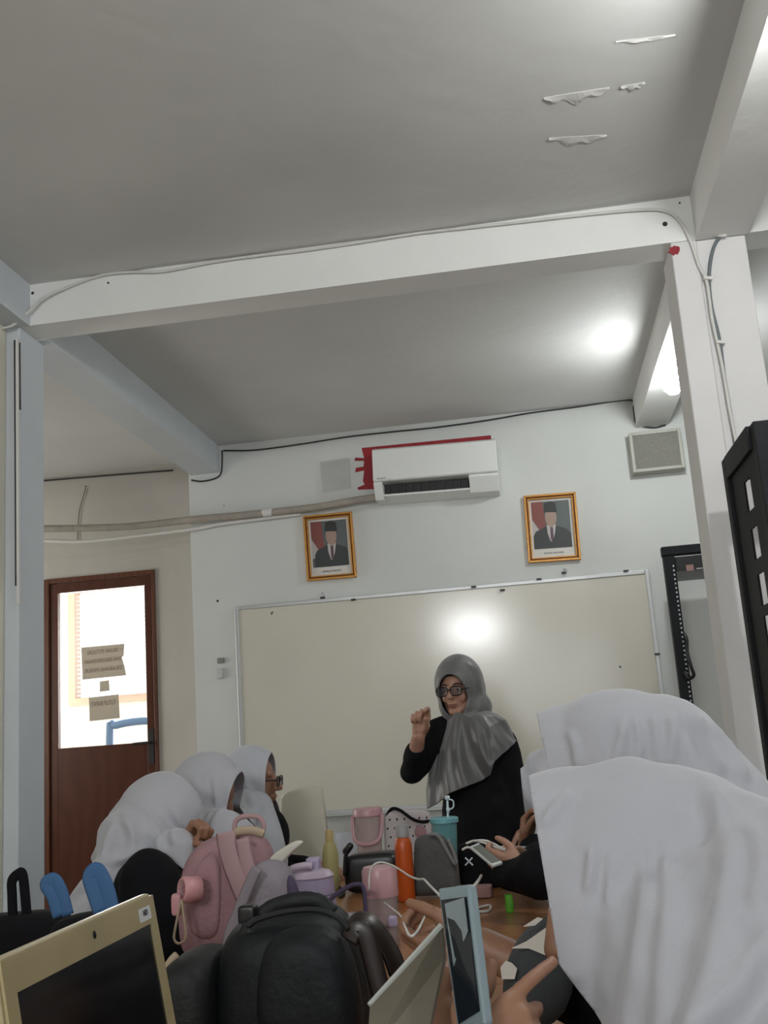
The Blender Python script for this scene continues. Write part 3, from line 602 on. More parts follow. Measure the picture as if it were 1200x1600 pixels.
def hand_prims(mb, wrist, d, t, flip=1, curl=(.5, .5, .55, .6), thumb=(.7, .3), s=1.0, spread=.12):
    """d: wrist to knuckles, t: towards the thumb; the palm faces flip * (d x t); five separate fingers"""
    d = V(d).normalized(); t = V(t); t = (t-d*t.dot(d)).normalized(); n = d.cross(t)*flip; w = V(wrist)
    lat = [.030, .010, -.010, -.029]; ln = [(.040, .024, .020), (.044, .027, .021), (.041, .025, .020), (.032, .020, .017)]; rad = [.0092, .0095, .0090, .0080]; kn = [.088, .092, .087, .078]
    tips = []
    for i in range(4):
        k = w + d*kn[i]*s + t*lat[i]*s
        mb.cap(w + t*lat[i]*.55*s + d*.008*s, k, .0150*s, .0115*s)
        a = curl[i] if not isinstance(curl[i], tuple) else None
        cs = curl[i] if a is None else (a*.9, a*1.15, a*.8)
        ang = 0; p = k; fd = (d + t*lat[i]*spread*30*.3).normalized()
        for j in range(3):
            ang += cs[j]; q = p + (fd*math.cos(ang) + n*math.sin(ang))*ln[i][j]*s
            mb.cap(p, q, rad[i]*s*(1-.06*j), rad[i]*s*(.93-.06*j)); p = q
        tips.append(p)
    mb.cap(w + d*.012*s + t*.012*s, w + d*.05*s + t*.03*s + n*.004*s, .017*s, .015*s)
    out, inn = thumb
    p0 = w + d*.028*s + t*.026*s + n*.006*s
    p1 = p0 + (d*.55 + t*out + n*inn).normalized()*.040*s; p2 = p1 + (d*.85 + t*out*.45 + n*inn*1.2).normalized()*.032*s; p3 = p2 + (d*.95 + t*(out*.2-.1) + n*inn*1.5).normalized()*.024*s
    mb.cap(p0, p1, .0145*s, .0115*s); mb.cap(p1, p2, .0112*s, .0102*s); mb.cap(p2, p3, .0102*s, .0085*s); tips.append(p3)
    return tips
def folds_fn(items):
    """items: list of (kind, params) giving soft cloth folds"""
    def fn(co, no):
        out = np.zeros(len(co))
        for it in items:
            if it[0] == 'fan':      # folds radiating from point c in the plane spanned by a,b
                _, c, a, b, n, amp, r0, r1, ph = it
                q = co-np.array(c); x = q@np.array(a); y = q@np.array(b); r = np.hypot(x, y); th = np.arctan2(y, x)
                wv = np.sin(th*n+ph+1.3*np.sin(th*n*.37+ph)+.6*np.sin(r*18)); wv = np.sign(wv)*np.abs(wv)**.8
                out += amp*wv*np.clip((r-r0)/(r1-r0), 0, 1)
            elif it[0] == 'ridge':  # a single crease of the cloth along a line, on the side turned to the room
                _, line, wd_, amp = it
                P = np.array([(v[0], v[2]) for v in spline([V(v) for v in line], 5)]); q = co[:, [0, 2]]; best = np.full(len(co), 9.); sgn = np.ones(len(co)); tt = np.zeros(len(co))
                for i in range(len(P)-1):
                    d = P[i+1]-P[i]; L2 = (d@d)+1e-9; t = np.clip(((q-P[i])@d)/L2, 0, 1); e = q-(P[i]+t[:, None]*d); dist = np.hypot(e[:, 0], e[:, 1])
                    m_ = dist < best; best = np.where(m_, dist, best); sgn = np.where(m_, np.sign(e[:, 0]*d[1]-e[:, 1]*d[0]), sgn); tt = np.where(m_, (i+t)/(len(P)-1), tt)
                sd = best*sgn; env = np.clip(np.minimum(tt*4, 1), 0, 1)*np.clip((1-tt)*7, 0, 1)*np.clip(-no[:, 1]*2, 0, 1)
                out += amp*env*(np.exp(-(sd/wd_)**2)-.55*np.exp(-((sd-1.7*wd_)/(wd_*1.1))**2)-.25*np.exp(-((sd+2.0*wd_)/(wd_*1.3))**2))
            elif it[0] == 'stripe': # folds hanging along dir d
                _, a, k, amp, ph, lo, hi, ax = it
                x = co@np.array(a); z = co@np.array(ax); m = np.clip((z-lo)/(hi-lo), 0, 1)
                out += amp*np.sin(x*k+ph+1.2*np.sin(x*k*.31+ph*2)+.7*np.sin(z*14))*m
            elif it[0] == 'lump':
                _, sc, amp, sd = it
                x, y, z = co.T*sc
                out += amp*(np.sin(x*1.3+1.7*np.sin(y+sd)+sd)*np.sin(z*1.1+1.3*np.sin(x*.7+sd*2))+.5*np.sin(2.3*z+2*np.sin(y*1.7+x)))
        return co + no*out[:, None]
    return fn
def ridges(Y, lines, wd_, amp): return [('ridge', [tuple(at(x, y, Y)) for x, y in l], wd_*k, amp*k) for l, k in lines]
def limb(sk, cl, a, b, c, ra=.046, rb=.037, rc=.026, cuff=1.0, ease=.013, cl_end=.85):
    """arm: shoulder a, elbow b, wrist c; cloth reaches cl_end of the forearm"""
    sk.cap(a, b, ra, rb); sk.cap(b, c, rb, rc)
    cl.cap(a, b, ra+ease+.004, rb+ease+.003); e = V(b).lerp(V(c), cl_end); cl.cap(b, e, rb+ease+.003, (rb+(rc-rb)*cl_end)+ease*cuff)
def seat_body(sk, cl, hip, chest, side, fwd, knee_z=.50, feet=True, drop=0.0):
    """torso, pelvis, legs of a seated person; side points to the person's right, fwd where the knees point"""
    hip, chest, side, fwd = V(hip), V(chest), V(side).normalized(), V(fwd).normalized()
    sk.cap(hip, chest, .115, .105, flat=1.0); sk.cap(chest-side*.13, chest+side*.13, .055, .055)
    cl.cap(hip, chest, .15, .125); cl.cap(chest-side*.14, chest+side*.14, .075, .075)
    for s in (-1, 1):
        h = hip+side*.09*s; k = V((h.x, h.y, 0))+fwd*.40+side*.03*s; k.z = hip.z+.0; f = V((k.x, k.y, .06))-fwd*.03
        sk.cap(h, k, .075, .055); sk.cap(k, f, .05, .035); sk.cap(f-V((0, 0, .018)), f+fwd*.13-V((0, 0, .026)), .036, .028)
        cl.cap(h, k, .095, .078); cl.cap(k, f+V((0, 0, .06)), .075, .07)
def person_obj(label, loc, group=None): return thing('person', label, 'person', loc)
def skin_mesh(mb, root, m='skin', voxel=.005, sm=3): return finish(remeshed(mb, voxel, sm), 'body', M[m], root)
def cloth_mesh(mb, root, name, m, voxel=.009, sm=6, items=None):
    me = remeshed(mb, voxel, sm)
    if items: displace(me, folds_fn(items))
    return finish(me, name, M[m], root)
def spectacles(root, c, R, s=1.0):
    g = MB(); L = lambda x, y, z: V(c) + R @ (V((x, y, z))*s)
    for sx in (-1, 1):
        pts = [(sx*(.034+.028*math.copysign(abs(math.cos(a))**.6, math.cos(a))), .103, .006+.020*math.copysign(abs(math.sin(a))**.6, math.sin(a))) for a in [2*PI*i/20 for i in range(21)]]
        g.tube([L(*p) for p in pts], .0026*s, 6, smooth=False)
        g.tube([L(sx*.064, .102, .012), L(sx*.078, .07, .012), L(sx*.082, .0, .008)], .0028*s, 6, smooth=False)
    g.tube([L(-.008, .105, .010), L(0, .109, .013), L(.008, .105, .010)], .003*s, 6)
    o = g.build('glasses', M['glassframe'], root, smooth=True)
    for sx in (-1, 1):
        MB().ell(L(sx*.034, .103, .006), (.027*s, .001, .019*s), R).build('lens', M['lens'], o, smooth=True)
def face_bits(root, c, R, s=1.0):
    L = lambda x, y, z: V(c) + R @ (V((x, y, z))*s)
    for sx in (-1, 1):
        MB().ell(L(sx*.032, .0725, .010), (.014*s, .008*s, .0065*s), R).build('eye', M['eyewhite'], root, smooth=True)
        MB().ell(L(sx*.032, .0790, .010), (.0055*s, .003*s, .0055*s), R).build('iris', M['iris'], root, smooth=True)
        MB().tube([L(sx*.014, .082, .031), L(sx*.032, .084, .037), L(sx*.052, .070, .030)], .0032*s, 6).build('eyebrow', M['hair'], root, smooth=True)
    MB().ell(L(0, .0875, -.0535), (.022*s, .0065*s, .0042*s), R).ell(L(0, .0875, -.0595), (.018*s, .006*s, .0042*s), R).build('lips', M['lips'], root, smooth=True)

# ---------- teacher
T = person_obj('woman standing at the whiteboard in grey shawl and glasses, one hand raised', (-.32, 4.4, 0))
Y = 4.4
hc = at(716, 1079, Y); hf = V((-.35, -1, -.10)); HR = basis(hf)
sk = MB(); cl = MB(); head_prims(sk, hc, HR, .93)
neck = at(727, 1122, Y+.03); chest = at(733, 1168, Y+.03); hipT = V((chest.x+.03, Y+.03, .90)); sk.cap(hc-V((0, 0, .05))+V((.01, .03, 0)), neck+V((0, 0, -.05)), .052, .058)
shR = at(684, 1146, Y+.02); shL = at(782, 1158, Y+.02)
sk.cap(shR, shL, .05, .05); sk.cap(chest, hipT, .105, .11); sk.cap(hipT, hipT-V((.0, 0, .06)), .13, .14)
for sx in (-1, 1):
    h = hipT+V((sx*.08, 0, -.05)); k = V((h.x, Y+.02, .48)); f = V((h.x+sx*.01, Y+.05, .07)); sk.cap(h, k, .085, .058); sk.cap(k, f, .052, .036); sk.cap(f-V((0, 0, .03)), f+V((0, -.14, -.04)), .038, .03)
cl.cap(chest, hipT, .135, .155); cl.cap(shR+V((.02, 0, 0)), shL-V((.02, 0, 0)), .068, .068); cl.cap(hipT, V((hipT.x, Y+.03, .16)), .165, .24)
elR = at(645, 1203, Y-.05); wrR = at(654, 1150, Y-.20); limb(sk, cl, shR, elR, wrR, .046, .038, .027, ease=.015, cl_end=.52)
hand_prims(sk, wrR, (at(659, 1118, Y-.21)-wrR), V((1, -.25, .1)), flip=-1, curl=((.55, .9, .55), (1.1, 1.5, .9), (1.25, 1.6, 1.0), (1.35, 1.6, 1.0)), thumb=(.35, .75), s=.95)
elL = at(806, 1230, Y+.02); wrL = at(815, 1292, Y-.06); limb(sk, cl, shL, elL, wrL, .046, .038, .027, ease=.018, cl_end=.95)
hand_prims(sk, wrL, V((.0, -.25, -1)), V((-.2, -1, 0)), flip=1, curl=(.4, .45, .5, .5), thumb=(.4, .3), s=.95)
skin_mesh(sk, T, 'skin2', .0038, 2)
cloth_mesh(cl, T, 'black_dress', 'dress', .010, 5, [('lump', 22, .004, 1.0)])
hb = MB(); HL = lambda x, y, z: hc + HR @ V((x, y, z))
hb.ell(HL(0, -.02, .025), (.104, .118, .128), HR); hb.ell(HL(0, -.01, -.05), (.094, .10, .10), HR); hb.ell(HL(.0, -.03, .0), (.105, .11, .12), HR)
hb.ell(at(738, 1106, Y+.02), (.085, .08, .075))
hb.cap(at(712, 1118, Y-.05), at(745, 1124, Y-.05), .020, .024)
me = remeshed(hb, .0055, 16)
displace(me, folds_fn(ridges(Y-.05, [(((742, 1035), (762, 1062), (770, 1105)), .9), (((728, 1030), (750, 1060), (752, 1110)), .8), (((768, 1050), (780, 1080), (782, 1110)), .8)], .014, .006)))
cut_oval(me, HL(-.004, 0, -.014), HR, .060, .088, .02)
# the draped lower part of the shawl, hem running down to a point on her right
def lerpx(t, ks):
    for (a, va), (b2, vb) in zip(ks, ks[1:]):
        if t <= b2: return va+(vb-va)*max(0, (t-a)/(b2-a))
    return ks[-1][1]
NR, NC = 70, 260; vs_ = []; fs_ = []
for i in range(NR+1):
    t = i/NR
    for j in range(NC):
        a = 2*PI*j/NC; sx, cy_ = math.sin(a), math.cos(a)           # cy_ > 0 : front
        lx = lerpx(t, [(0, 706), (.15, 697), (.4, 683), (.7, 674), (1, 667)]); rx_ = lerpx(t, [(0, 762), (.12, 778), (.3, 790), (.7, 799), (1, 808)])
        front = lerpx(sx, [(-1, 1225), (-.93, 1262), (-.7, 1250), (-.4, 1235), (0, 1223), (.3, 1216), (.45, 1208), (.52, 1188), (.8, 1170), (1, 1158)])
        hem = front if cy_ > 0 else lerpx(sx, [(-1, 1225), (0, 1190), (1, 1158)])
        py = 1118-8*abs(sx)+(hem-1118+8*abs(sx))*t; px = (lx+rx_)/2 + (rx_-lx)/2*sx
        dep = (.072+.088*t**.6) if cy_ > 0 else (.08+.05*t**.5)
        f = .018*min(1, t*2.2)*(math.sin(6*a-4.2*t+.8)+.55*math.sin(11*a-7*t+2+math.sin(3*a))+.3*math.sin(19*a-9*t))*(.45+.55*max(0, cy_))
        q = at(px, py, Y); q.y = Y-.005-cy_*(dep+f); q.x += sx*f*.4; vs_.append(q)
for i in range(NR):
    for j in range(NC):
        a_ = i*NC+j; b_ = i*NC+(j+1) % NC; fs_.append((a_, a_+NC, b_+NC, b_))
dm = bpy.data.meshes.new('drape'); dm.from_pydata([tuple(v) for v in vs_], [], fs_); dm.update()
bm = bmesh.new(); bm.from_mesh(me); bm.from_mesh(dm); bmesh.ops.recalc_face_normals(bm, faces=bm.faces); bm.to_mesh(me); bm.free(); me.update()
finish(me, 'grey_shawl', M['shawl'], T, .003)
ic = MB(); ic.ell(HL(0, -.012, .032), (.082, .098, .094), HR); me = remeshed(ic, .005, 2); cut_oval(me, HL(0, 0, -.03), HR, .075, .098, .0); finish(me, 'inner_cap', M['uniform'], T, .002)
spectacles(T, hc, HR, .93); face_bits(T, hc, HR, .93)

# ---------- hooded students
def hood(root, prims, cut, items, m='hijab', voxel=.006, sm=6, name='hijab', cut2=None, drape=None):
    hb = MB(); hb.ell(hc + R @ V((0, -.012, .02)), (.092, .112, .118), R); hb.ell(hc + R @ V((0, .01, -.03)), (.085, .095, .10), R)
    for p in prims:
        if p[0] == 'e': hb.ell(p[1], p[2], p[3] if len(p) > 3 else Matrix.Identity(3))
        else: hb.cap(p[1], p[2], p[3], p[4], flat=p[5] if len(p) > 5 else 1.0, side=(0, 1, 0) if len(p) > 5 else None)
    me = remeshed(hb, voxel, sm)
    if items: displace(me, folds_fn(items))
    if cut: cut_plane(me, *cut)
    if cut2: cut_plane(me, *cut2)
    if drape:
        db = MB()
        for q in drape:
            if q[0] == 'e': db.ell(q[1], q[2])
            else: db.cap(q[1], q[2], q[3], q[4])
        m2 = remeshed(db, voxel, sm); displace(m2, folds_fn([i for i in (items or []) if i[0] != 'fan'] + [('lump', 11, .004, 1.5)]))
        bm = bmesh.new(); bm.from_mesh(me); bm.from_mesh(m2); bm.to_mesh(me); bm.free(); me.update()
    return finish(me, name, M[m], root, .003)
def plane_px(p, q, Y, out):
    """plane through two photograph points at depth Y, standing along the depth axis, outward normal 'out'"""
    a, b = at(*p, Y), at(*q, Y); n = (b-a).cross(V((0, 1, 0))).normalized()
    if n.dot(V(out)) < 0: n = -n
    return (a, n)
def seated_person(label, head_px, hY, headf, hip, chest, side, fwd, m='skin', s=.93, voxel=.006):
    root = person_obj(label, (hip[0], hip[1], 0)); sk, cl = MB(), MB()
    hc = at(*head_px, hY); R = basis(headf); head_prims(sk, hc, R, s)
    back = R @ V((0, -1, 0)); sk.cap(hc + R @ V((0, -.03, -.05)), V(chest)+V((0, 0, .06)), .055, .06)
    seat_body(sk, cl, hip, chest, side, fwd); return root, sk, cl, hc, R
X, Zv = (1, 0, 0), (0, 0, 1)

# near right student, bent over a phone
Y = 1.2
S1, sk, cl, hc, R = seated_person('student in white hijab at the right front, head bent over a phone', (982, 1408), Y, (-.93, .10, -.33), (.52, 1.02, .61), (.40, 1.08, .93), (.1, 1, 0), (-1, .1, 0), voxel=.004)
# left hand under the phone, right hand tapping
wA = at(640, 1590, .98); sA = V((.28, 1.22, .93)); eA = V((.10, 1.16, .84)); wA = at(652, 1660, 1.0); limb(sk, cl, sA, eA, wA, .045, .038, .026, cl_end=.6)
tipsA = hand_prims(sk, wA, at(655, 1545, 1.03)-wA, V((1, -.3, .2)), flip=1, curl=((.7, 1.0, .7), (.8, 1.1, .7), (.9, 1.2, .8), (.9, 1.2, .8)), thumb=(.9, .2), s=.84)
sB = V((.36, .90, .93)); eB = V((.20, .80, .80)); wB = at(728, 1690, .92); limb(sk, cl, sB, eB, wB, .045, .038, .026, cl_end=.6)
hand_prims(sk, wB, at(806, 1618, .95)-wB, V((-.5, .35, .75)), flip=-1, curl=((.12, .20, .1), (.8, 1.0, .6), (1.0, 1.2, .7), (1.1, 1.2, .8)), thumb=(.9, .3), s=.80)
skin_mesh(sk, S1, 'skin', .0035, 3); cloth_mesh(cl, S1, 'black_uniform', 'uniform', .012, 5)
fc = at(935, 1590, Y)
hood(S1, [('e', at(1000, 1332, Y+.01), (.105, .10, .096)), ('e', at(905, 1335, Y+.02), (.125, .088, .096)), ('e', at(960, 1420, Y), (.110, .09, .10)), ('e', at(985, 1500, Y-.02), (.10, .09, .085)),
          ('c', at(860, 1236, Y), at(985, 1222, Y), .018, .03), ('c', at(985, 1264, Y), at(1090, 1300, Y), .056, .066), ('c', at(1050, 1310, Y), at(1200, 1430, Y-.04), .080, .118), ('e', at(1280, 1560, Y-.06), (.19, .20, .19)), ('c', at(1030, 1450, Y-.02), at(1180, 1600, Y-.10), .10, .16),
          ('c', at(1000, 1560, Y-.02), at(1120, 1760, Y-.08), .085, .13), ('e', V((.38, 1.06, .88)), (.19, .23, .14)), ('c', V((.36, 1.2, .9)), V((.40, 1.20, .72)), .12, .12), ('c', at(965, 1600, Y), at(1000, 1700, Y), .05, .07)],
     plane_px((824, 1200), (880, 1530), Y, (-1, 0, 0)), ridges(Y-.09, [(((1098, 1205), (1120, 1240), (1130, 1290), (1118, 1360), (1085, 1440), (1045, 1520), (1012, 1600)), 1.25), (((1012, 1310), (1006, 1380), (990, 1450), (972, 1530), (964, 1600)), .8), (((1046, 1290), (1036, 1380), (1012, 1480), (990, 1600)), .8),
      (((1170, 1400), (1110, 1480), (1060, 1540), (1030, 1610)), 1.3), (((1210, 1470), (1150, 1540), (1090, 1610)), 1.3), (((925, 1320), (924, 1360), (918, 1400)), .6), (((956, 1330), (952, 1380), (950, 1420)), .5), (((905, 1240), (870, 1265), (846, 1300)), .7), (((1160, 1260), (1165, 1330), (1140, 1400)), 1.0)], .0095, .010), 'hijab', .0055, 12, cut2=plane_px((866, 1474), (955, 1582), Y, (-1, 0, -.5)))

# second right student, behind the first
Y = 1.62
S2, sk, cl, hc, R = seated_person('student in white hijab behind the front right student, only the hood in view', (962, 1226), Y, (-.95, .10, -.28), (.50, 1.66, .61), (.42, 1.64, 1.0), (.1, 1, 0), (-1, .1, 0))
w2 = at(752, 1478, 1.62); limb(sk, cl, V((.30, 1.56, .98)), V((.12, 1.58, .82)), w2, .045, .037, .027, cl_end=.72)
hand_prims(sk, w2, V((-1, .10, -.12)), V((0, -.6, .8)), flip=1, curl=(.8, .9, 1.0, 1.0), thumb=(.5, .4), s=.95)
w2b = V((.20, 1.80, .81)); limb(sk, cl, V((.36, 1.78, .98)), V((.36, 1.86, .80)), w2b, cl_end=.9); hand_prims(sk, w2b, V((-1, 0, -.1)), V((0, -.7, .6)), flip=1, curl=(.5, .5, .5, .5))
skin_mesh(sk, S2, 'skin', .005, 3); cloth_mesh(cl, S2, 'black_uniform', 'uniform', .012, 5)
hood(S2, [('e', at(975, 1203, Y), (.120, .10, .120)), ('e', at(905, 1215, Y+.02), (.125, .09, .112)), ('e', at(940, 1280, Y), (.11, .09, .10)), ('c', at(865, 1128, Y), at(950, 1110, Y), .014, .03),
          ('c', at(1030, 1195, Y), at(1090, 1300, Y), .105, .13), ('e', V((.42, 1.64, .98)), (.17, .21, .14)), ('c', V((.36, 1.64, 1.0)), V((.33, 1.62, .86)), .10, .12)],
     plane_px((834, 1095), (878, 1300), Y, (-1, 0, 0)), ridges(Y-.09, [(((975, 1120), (972, 1150), (958, 1200)), .8), (((996, 1115), (997, 1150), (998, 1200)), .7), (((1022, 1110), (1026, 1150), (1028, 1200)), .7), (((1052, 1108), (1050, 1150), (1040, 1200)), .9), (((1080, 1105), (1108, 1150), (1132, 1215)), 1.2),
      (((1110, 1118), (1145, 1165), (1172, 1225)), 1.2), (((890, 1140), (900, 1170), (905, 1205)), .8)], .0085, .008), 'hijab', .006, 5)

# third and fourth right students, almost hidden
Y = 2.95
S3, sk, cl, hc, R = seated_person('student on the right holding a white phone in black sleeves, face hidden', (893, 1236), Y, (-.95, .0, -.35), (.50, 2.95, .61), (.36, 2.95, .95), (.0, 1, 0), (-1, 0, 0))
w3 = at(822, 1362, 2.86); limb(sk, cl, V((.26, 2.80, .93)), at(838, 1366, 2.78), w3, .048, .04, .026, cl_end=.8, ease=.02)
hand_prims(sk, w3, at(785, 1353, 2.88)-w3, V((.1, -.2, 1)), flip=1, curl=((.5, .7, .4), (.6, .8, .5), (.7, .8, .5), (.8, .8, .5)), thumb=(.5, .3), s=.95)
w3b = at(830, 1348, 3.02); limb(sk, cl, V((.24, 3.10, .93)), at(850, 1350, 3.15), w3b, .046, .04, .026, cl_end=.7, ease=.02)
hand_prims(sk, w3b, at(798, 1345, 3.0)-w3b, V((0, -.3, 1)), flip=-1, curl=((.6, .8, .5), (.7, .9, .5), (.8, .9, .5), (.8, .9, .6)), thumb=(.4, .5), s=.95)
cl.cap(at(790, 1368, 2.82), at(850, 1362, 2.80), .038, .055)
skin_mesh(sk, S3, 'skin2', .005, 3); cloth_mesh(cl, S3, 'black_uniform', 'uniform', .012, 5, [('lump', 25, .004, 2.2)])
hood(S3, [('e', at(898, 1225, Y), (.115, .10, .105)), ('e', at(865, 1235, Y), (.10, .088, .10)), ('c', at(905, 1255, Y), V((.38, 2.95, .96)), .10, .14), ('e', V((.38, 2.95, .94)), (.15, .20, .13))],
     plane_px((833, 1187), (846, 1290), Y, (-1, 0, 0)), [('fan', tuple(at(880, 1330, Y)), X, Zv, 16, .005, .08, .2, .4)], 'hijab', .007, 4)
Y = 3.5
S4, sk, cl, hc, R = seated_person('student at the far right end of the table beside the teacher, mostly hidden', (866, 1235), Y, (-.95, .0, -.3), (.47, 3.5, .61), (.36, 3.5, .93), (.0, 1, 0), (-1, 0, 0))
w4 = at(822, 1322, 3.42); limb(sk, cl, V((.28, 3.38, .92)), at(850, 1330, 3.36), w4, .046, .038, .028, cl_end=.6)
hand_prims(sk, w4, at(826, 1280, 3.42)-w4, V((-.5, -.8, .2)), flip=1, curl=(.8, .9, 1.0, 1.0), thumb=(.4, .4), s=.95)
skin_mesh(sk, S4, 'skin', .006, 3); cloth_mesh(cl, S4, 'black_uniform', 'uniform', .013, 5)
hood(S4, [('e', at(870, 1226, Y), (.11, .10, .108)), ('e', at(845, 1236, Y), (.10, .085, .10)), ('c', at(880, 1260, Y), V((.36, 3.5, .94)), .10, .14), ('e', V((.36, 3.5, .93)), (.14, .19, .12))],
     plane_px((812, 1190), (823, 1290), Y, (-1, 0, 0)), [('fan', tuple(at(860, 1320, Y)), X, Zv, 16, .005, .08, .2, 1.4)], 'hijab2', .008, 4)

# near left student: head resting forward, long hood falling behind
Y = 2.87
L1, sk, cl, hc, R = seated_person('nearest left student in white hijab bent low over her bag, face hidden', (245, 1285), Y, (.80, .45, -.62), (-1.22, 2.80, .61), (-1.10, 2.88, .90), (.1, -.9, 0), (1, .05, 0))
wl = at(290, 1322, 2.80); limb(sk, cl, V((-1.04, 2.64, .92)), at(262, 1400, 2.70), wl, .050, .045, .030, cl_end=.80, ease=.02)
hand_prims(sk, wl, at(312, 1288, 2.78)-wl, V((-.3, -.9, .3)), flip=1, curl=((1.2, 1.6, .9), (1.2, 1.6, .9), (1.3, 1.6, .9), (1.3, 1.6, .9)), thumb=(.2, .9), s=.9)
cl.cap(at(232, 1378, 2.62), at(250, 1470, 2.60), .080, .085)
wl2 = V((-.88, 2.98, .83)); limb(sk, cl, V((-1.02, 2.95, .92)), V((-.94, 3.02, .81)), wl2, cl_end=.7); hand_prims(sk, wl2, V((1, .1, 0)), V((0, -.3, 1)), flip=1, curl=(.5, .6, .6, .6))
skin_mesh(sk, L1, 'skin', .0045, 3); cloth_mesh(cl, L1, 'black_uniform', 'uniform', .011, 5, [('lump', 20, .004, 1.1)])
hood(L1, [('e', at(252, 1272, Y), (.112, .11, .104)), ('e', at(224, 1290, Y), (.095, .11, .10)), ('e', at(262, 1320, Y-.02), (.07, .11, .09)), ('c', at(200, 1305, Y-.02), at(152, 1340, Y-.02), .085, .018),
          ('c', at(205, 1318, Y-.10), at(175, 1375, Y-.17), .10, .055), ('c', at(172, 1365, Y-.17), at(128, 1440, Y-.20), .06, .050), ('c', at(276, 1330, Y-.12), at(284, 1395, Y-.16), .06, .022), ('c', at(212, 1335, Y), V((-1.1, 2.84, .96)), .10, .12)],
     None, ridges(Y-.12, [(((196, 1262), (214, 1285), (222, 1310), (214, 1338)), 1), (((236, 1262), (250, 1300), (266, 1335)), 1), (((262, 1255), (272, 1290), (286, 1320)), .8), (((150, 1352), (180, 1340), (215, 1335), (240, 1318)), 1.1), (((142, 1380), (168, 1362), (200, 1352)), 1), (((128, 1415), (140, 1390), (165, 1372)), .9), (((190, 1285), (180, 1310), (176, 1335)), .8)], .011, .010) + [('lump', 11, .003, .9)], 'hijab', .0055, 8)

# middle left student
Y = 3.2
L2, sk, cl, hc, R = seated_person('middle left student in white hijab looking down at the table, cheek on hand', (322, 1246), Y, (.86, .05, -.52), (-1.16, 3.2, .61), (-1.0, 3.2, .93), (0, -1, 0), (1, 0, 0), 'skindark')
wm = at(340, 1330, 3.12); limb(sk, cl, V((-.98, 3.08, .9)), V((-.90, 3.06, .80)), wm, cl_end=.8)
hand_prims(sk, wm, at(350, 1290, 3.13)-wm, V((.2, -1, 0)), flip=-1, curl=(.9, 1.0, 1.0, 1.1), thumb=(.4, .5), s=.9)
skin_mesh(sk, L2, 'skindark', .005, 3); cloth_mesh(cl, L2, 'black_uniform', 'uniform', .012, 5)
hood(L2, [('e', at(320, 1240, Y), (.108, .10, .097)), ('e', at(345, 1240, Y), (.10, .088, .088)), ('e', at(330, 1290, Y), (.07, .08, .08)), ('c', at(350, 1212, Y), at(378, 1210, Y), .02, .012), ('c', at(310, 1280, Y), V((-1.0, 3.2, .95)), .095, .13), ('e', V((-1.0, 3.2, .92)), (.16, .22, .15)), ('c', at(330, 1290, Y-.03), at(320, 1340, Y-.06), .09, .09)],
     plane_px((379, 1200), (357, 1300), Y, (1, 0, 0)), ridges(Y-.09, [(((300, 1215), (312, 1245), (322, 1285)), 1), (((330, 1205), (336, 1240), (340, 1280)), .8), (((290, 1240), (298, 1270), (302, 1300)), .8), (((362, 1222), (352, 1255), (348, 1290)), .8)], .010, .008) + [('lump', 12, .002, 2.1)], 'hijab', .006, 8, drape=[('e', at(330, 1345, Y-.12), (.17, .12, .15)), ('c', at(325, 1290, Y-.05), at(335, 1370, Y-.16), .08, .10)])

# far left student in glasses
Y = 3.75
L3, sk, cl, hc, R = seated_person('far left student in white hijab and glasses, face in profile looking up at the teacher', (396, 1224), Y, (1.0, .08, -.04), (-1.16, 3.75, .61), (-1.05, 3.75, .92), (0, -1, 0), (1, 0, 0))
for sy in (-1, 1):
    wr = V((-.87, 3.75+.08*sy, .80)); limb(sk, cl, V((-1.04, 3.75+.13*sy, .91)), V((-1.04, 3.75+.14*sy, .80)), wr, cl_end=.85); hand_prims(sk, wr, V((1, -.3*sy, -.05)), V((0, -sy, .5)), flip=sy, curl=(.4, .5, .5, .5))
cl.cap(at(424, 1268, Y), at(428, 1294, Y-.02), .018, .022)
skin_mesh(sk, L3, 'skin', .0045, 3); cloth_mesh(cl, L3, 'black_uniform', 'uniform', .012, 5)
hood(L3, [('e', at(390, 1218, Y), (.100, .10, .107)), ('e', at(408, 1216, Y), (.085, .085, .098)), ('e', at(400, 1248, Y), (.07, .075, .07)), ('c', at(405, 1183, Y), at(430, 1180, Y), .018, .012), ('c', at(385, 1250, Y), V((-1.03, 3.75, .97)), .09, .13), ('c', at(385, 1270, Y-.04), at(410, 1318, Y-.08), .080, .06), ('e', V((-1.05, 3.75, .93)), (.14, .20, .14)), ('e', at(385, 1300, Y-.08), (.12, .13, .10))],
     plane_px((425, 1165), (421, 1262), Y, (1, 0, 0)), ridges(Y-.12, [(((380, 1262), (400, 1290), (420, 1325)), 1), (((390, 1255), (412, 1280), (430, 1312)), .9), (((372, 1200), (382, 1230), (398, 1258)), .9)], .012, .009), 'hijab2', .006, 8, drape=[('c', at(398, 1262, Y-.06), at(404, 1345, Y-.14), .07, .105), ('c', at(380, 1262, Y-.06), at(370, 1345, Y-.10), .08, .12)])
spectacles(L3, hc, R, .93)

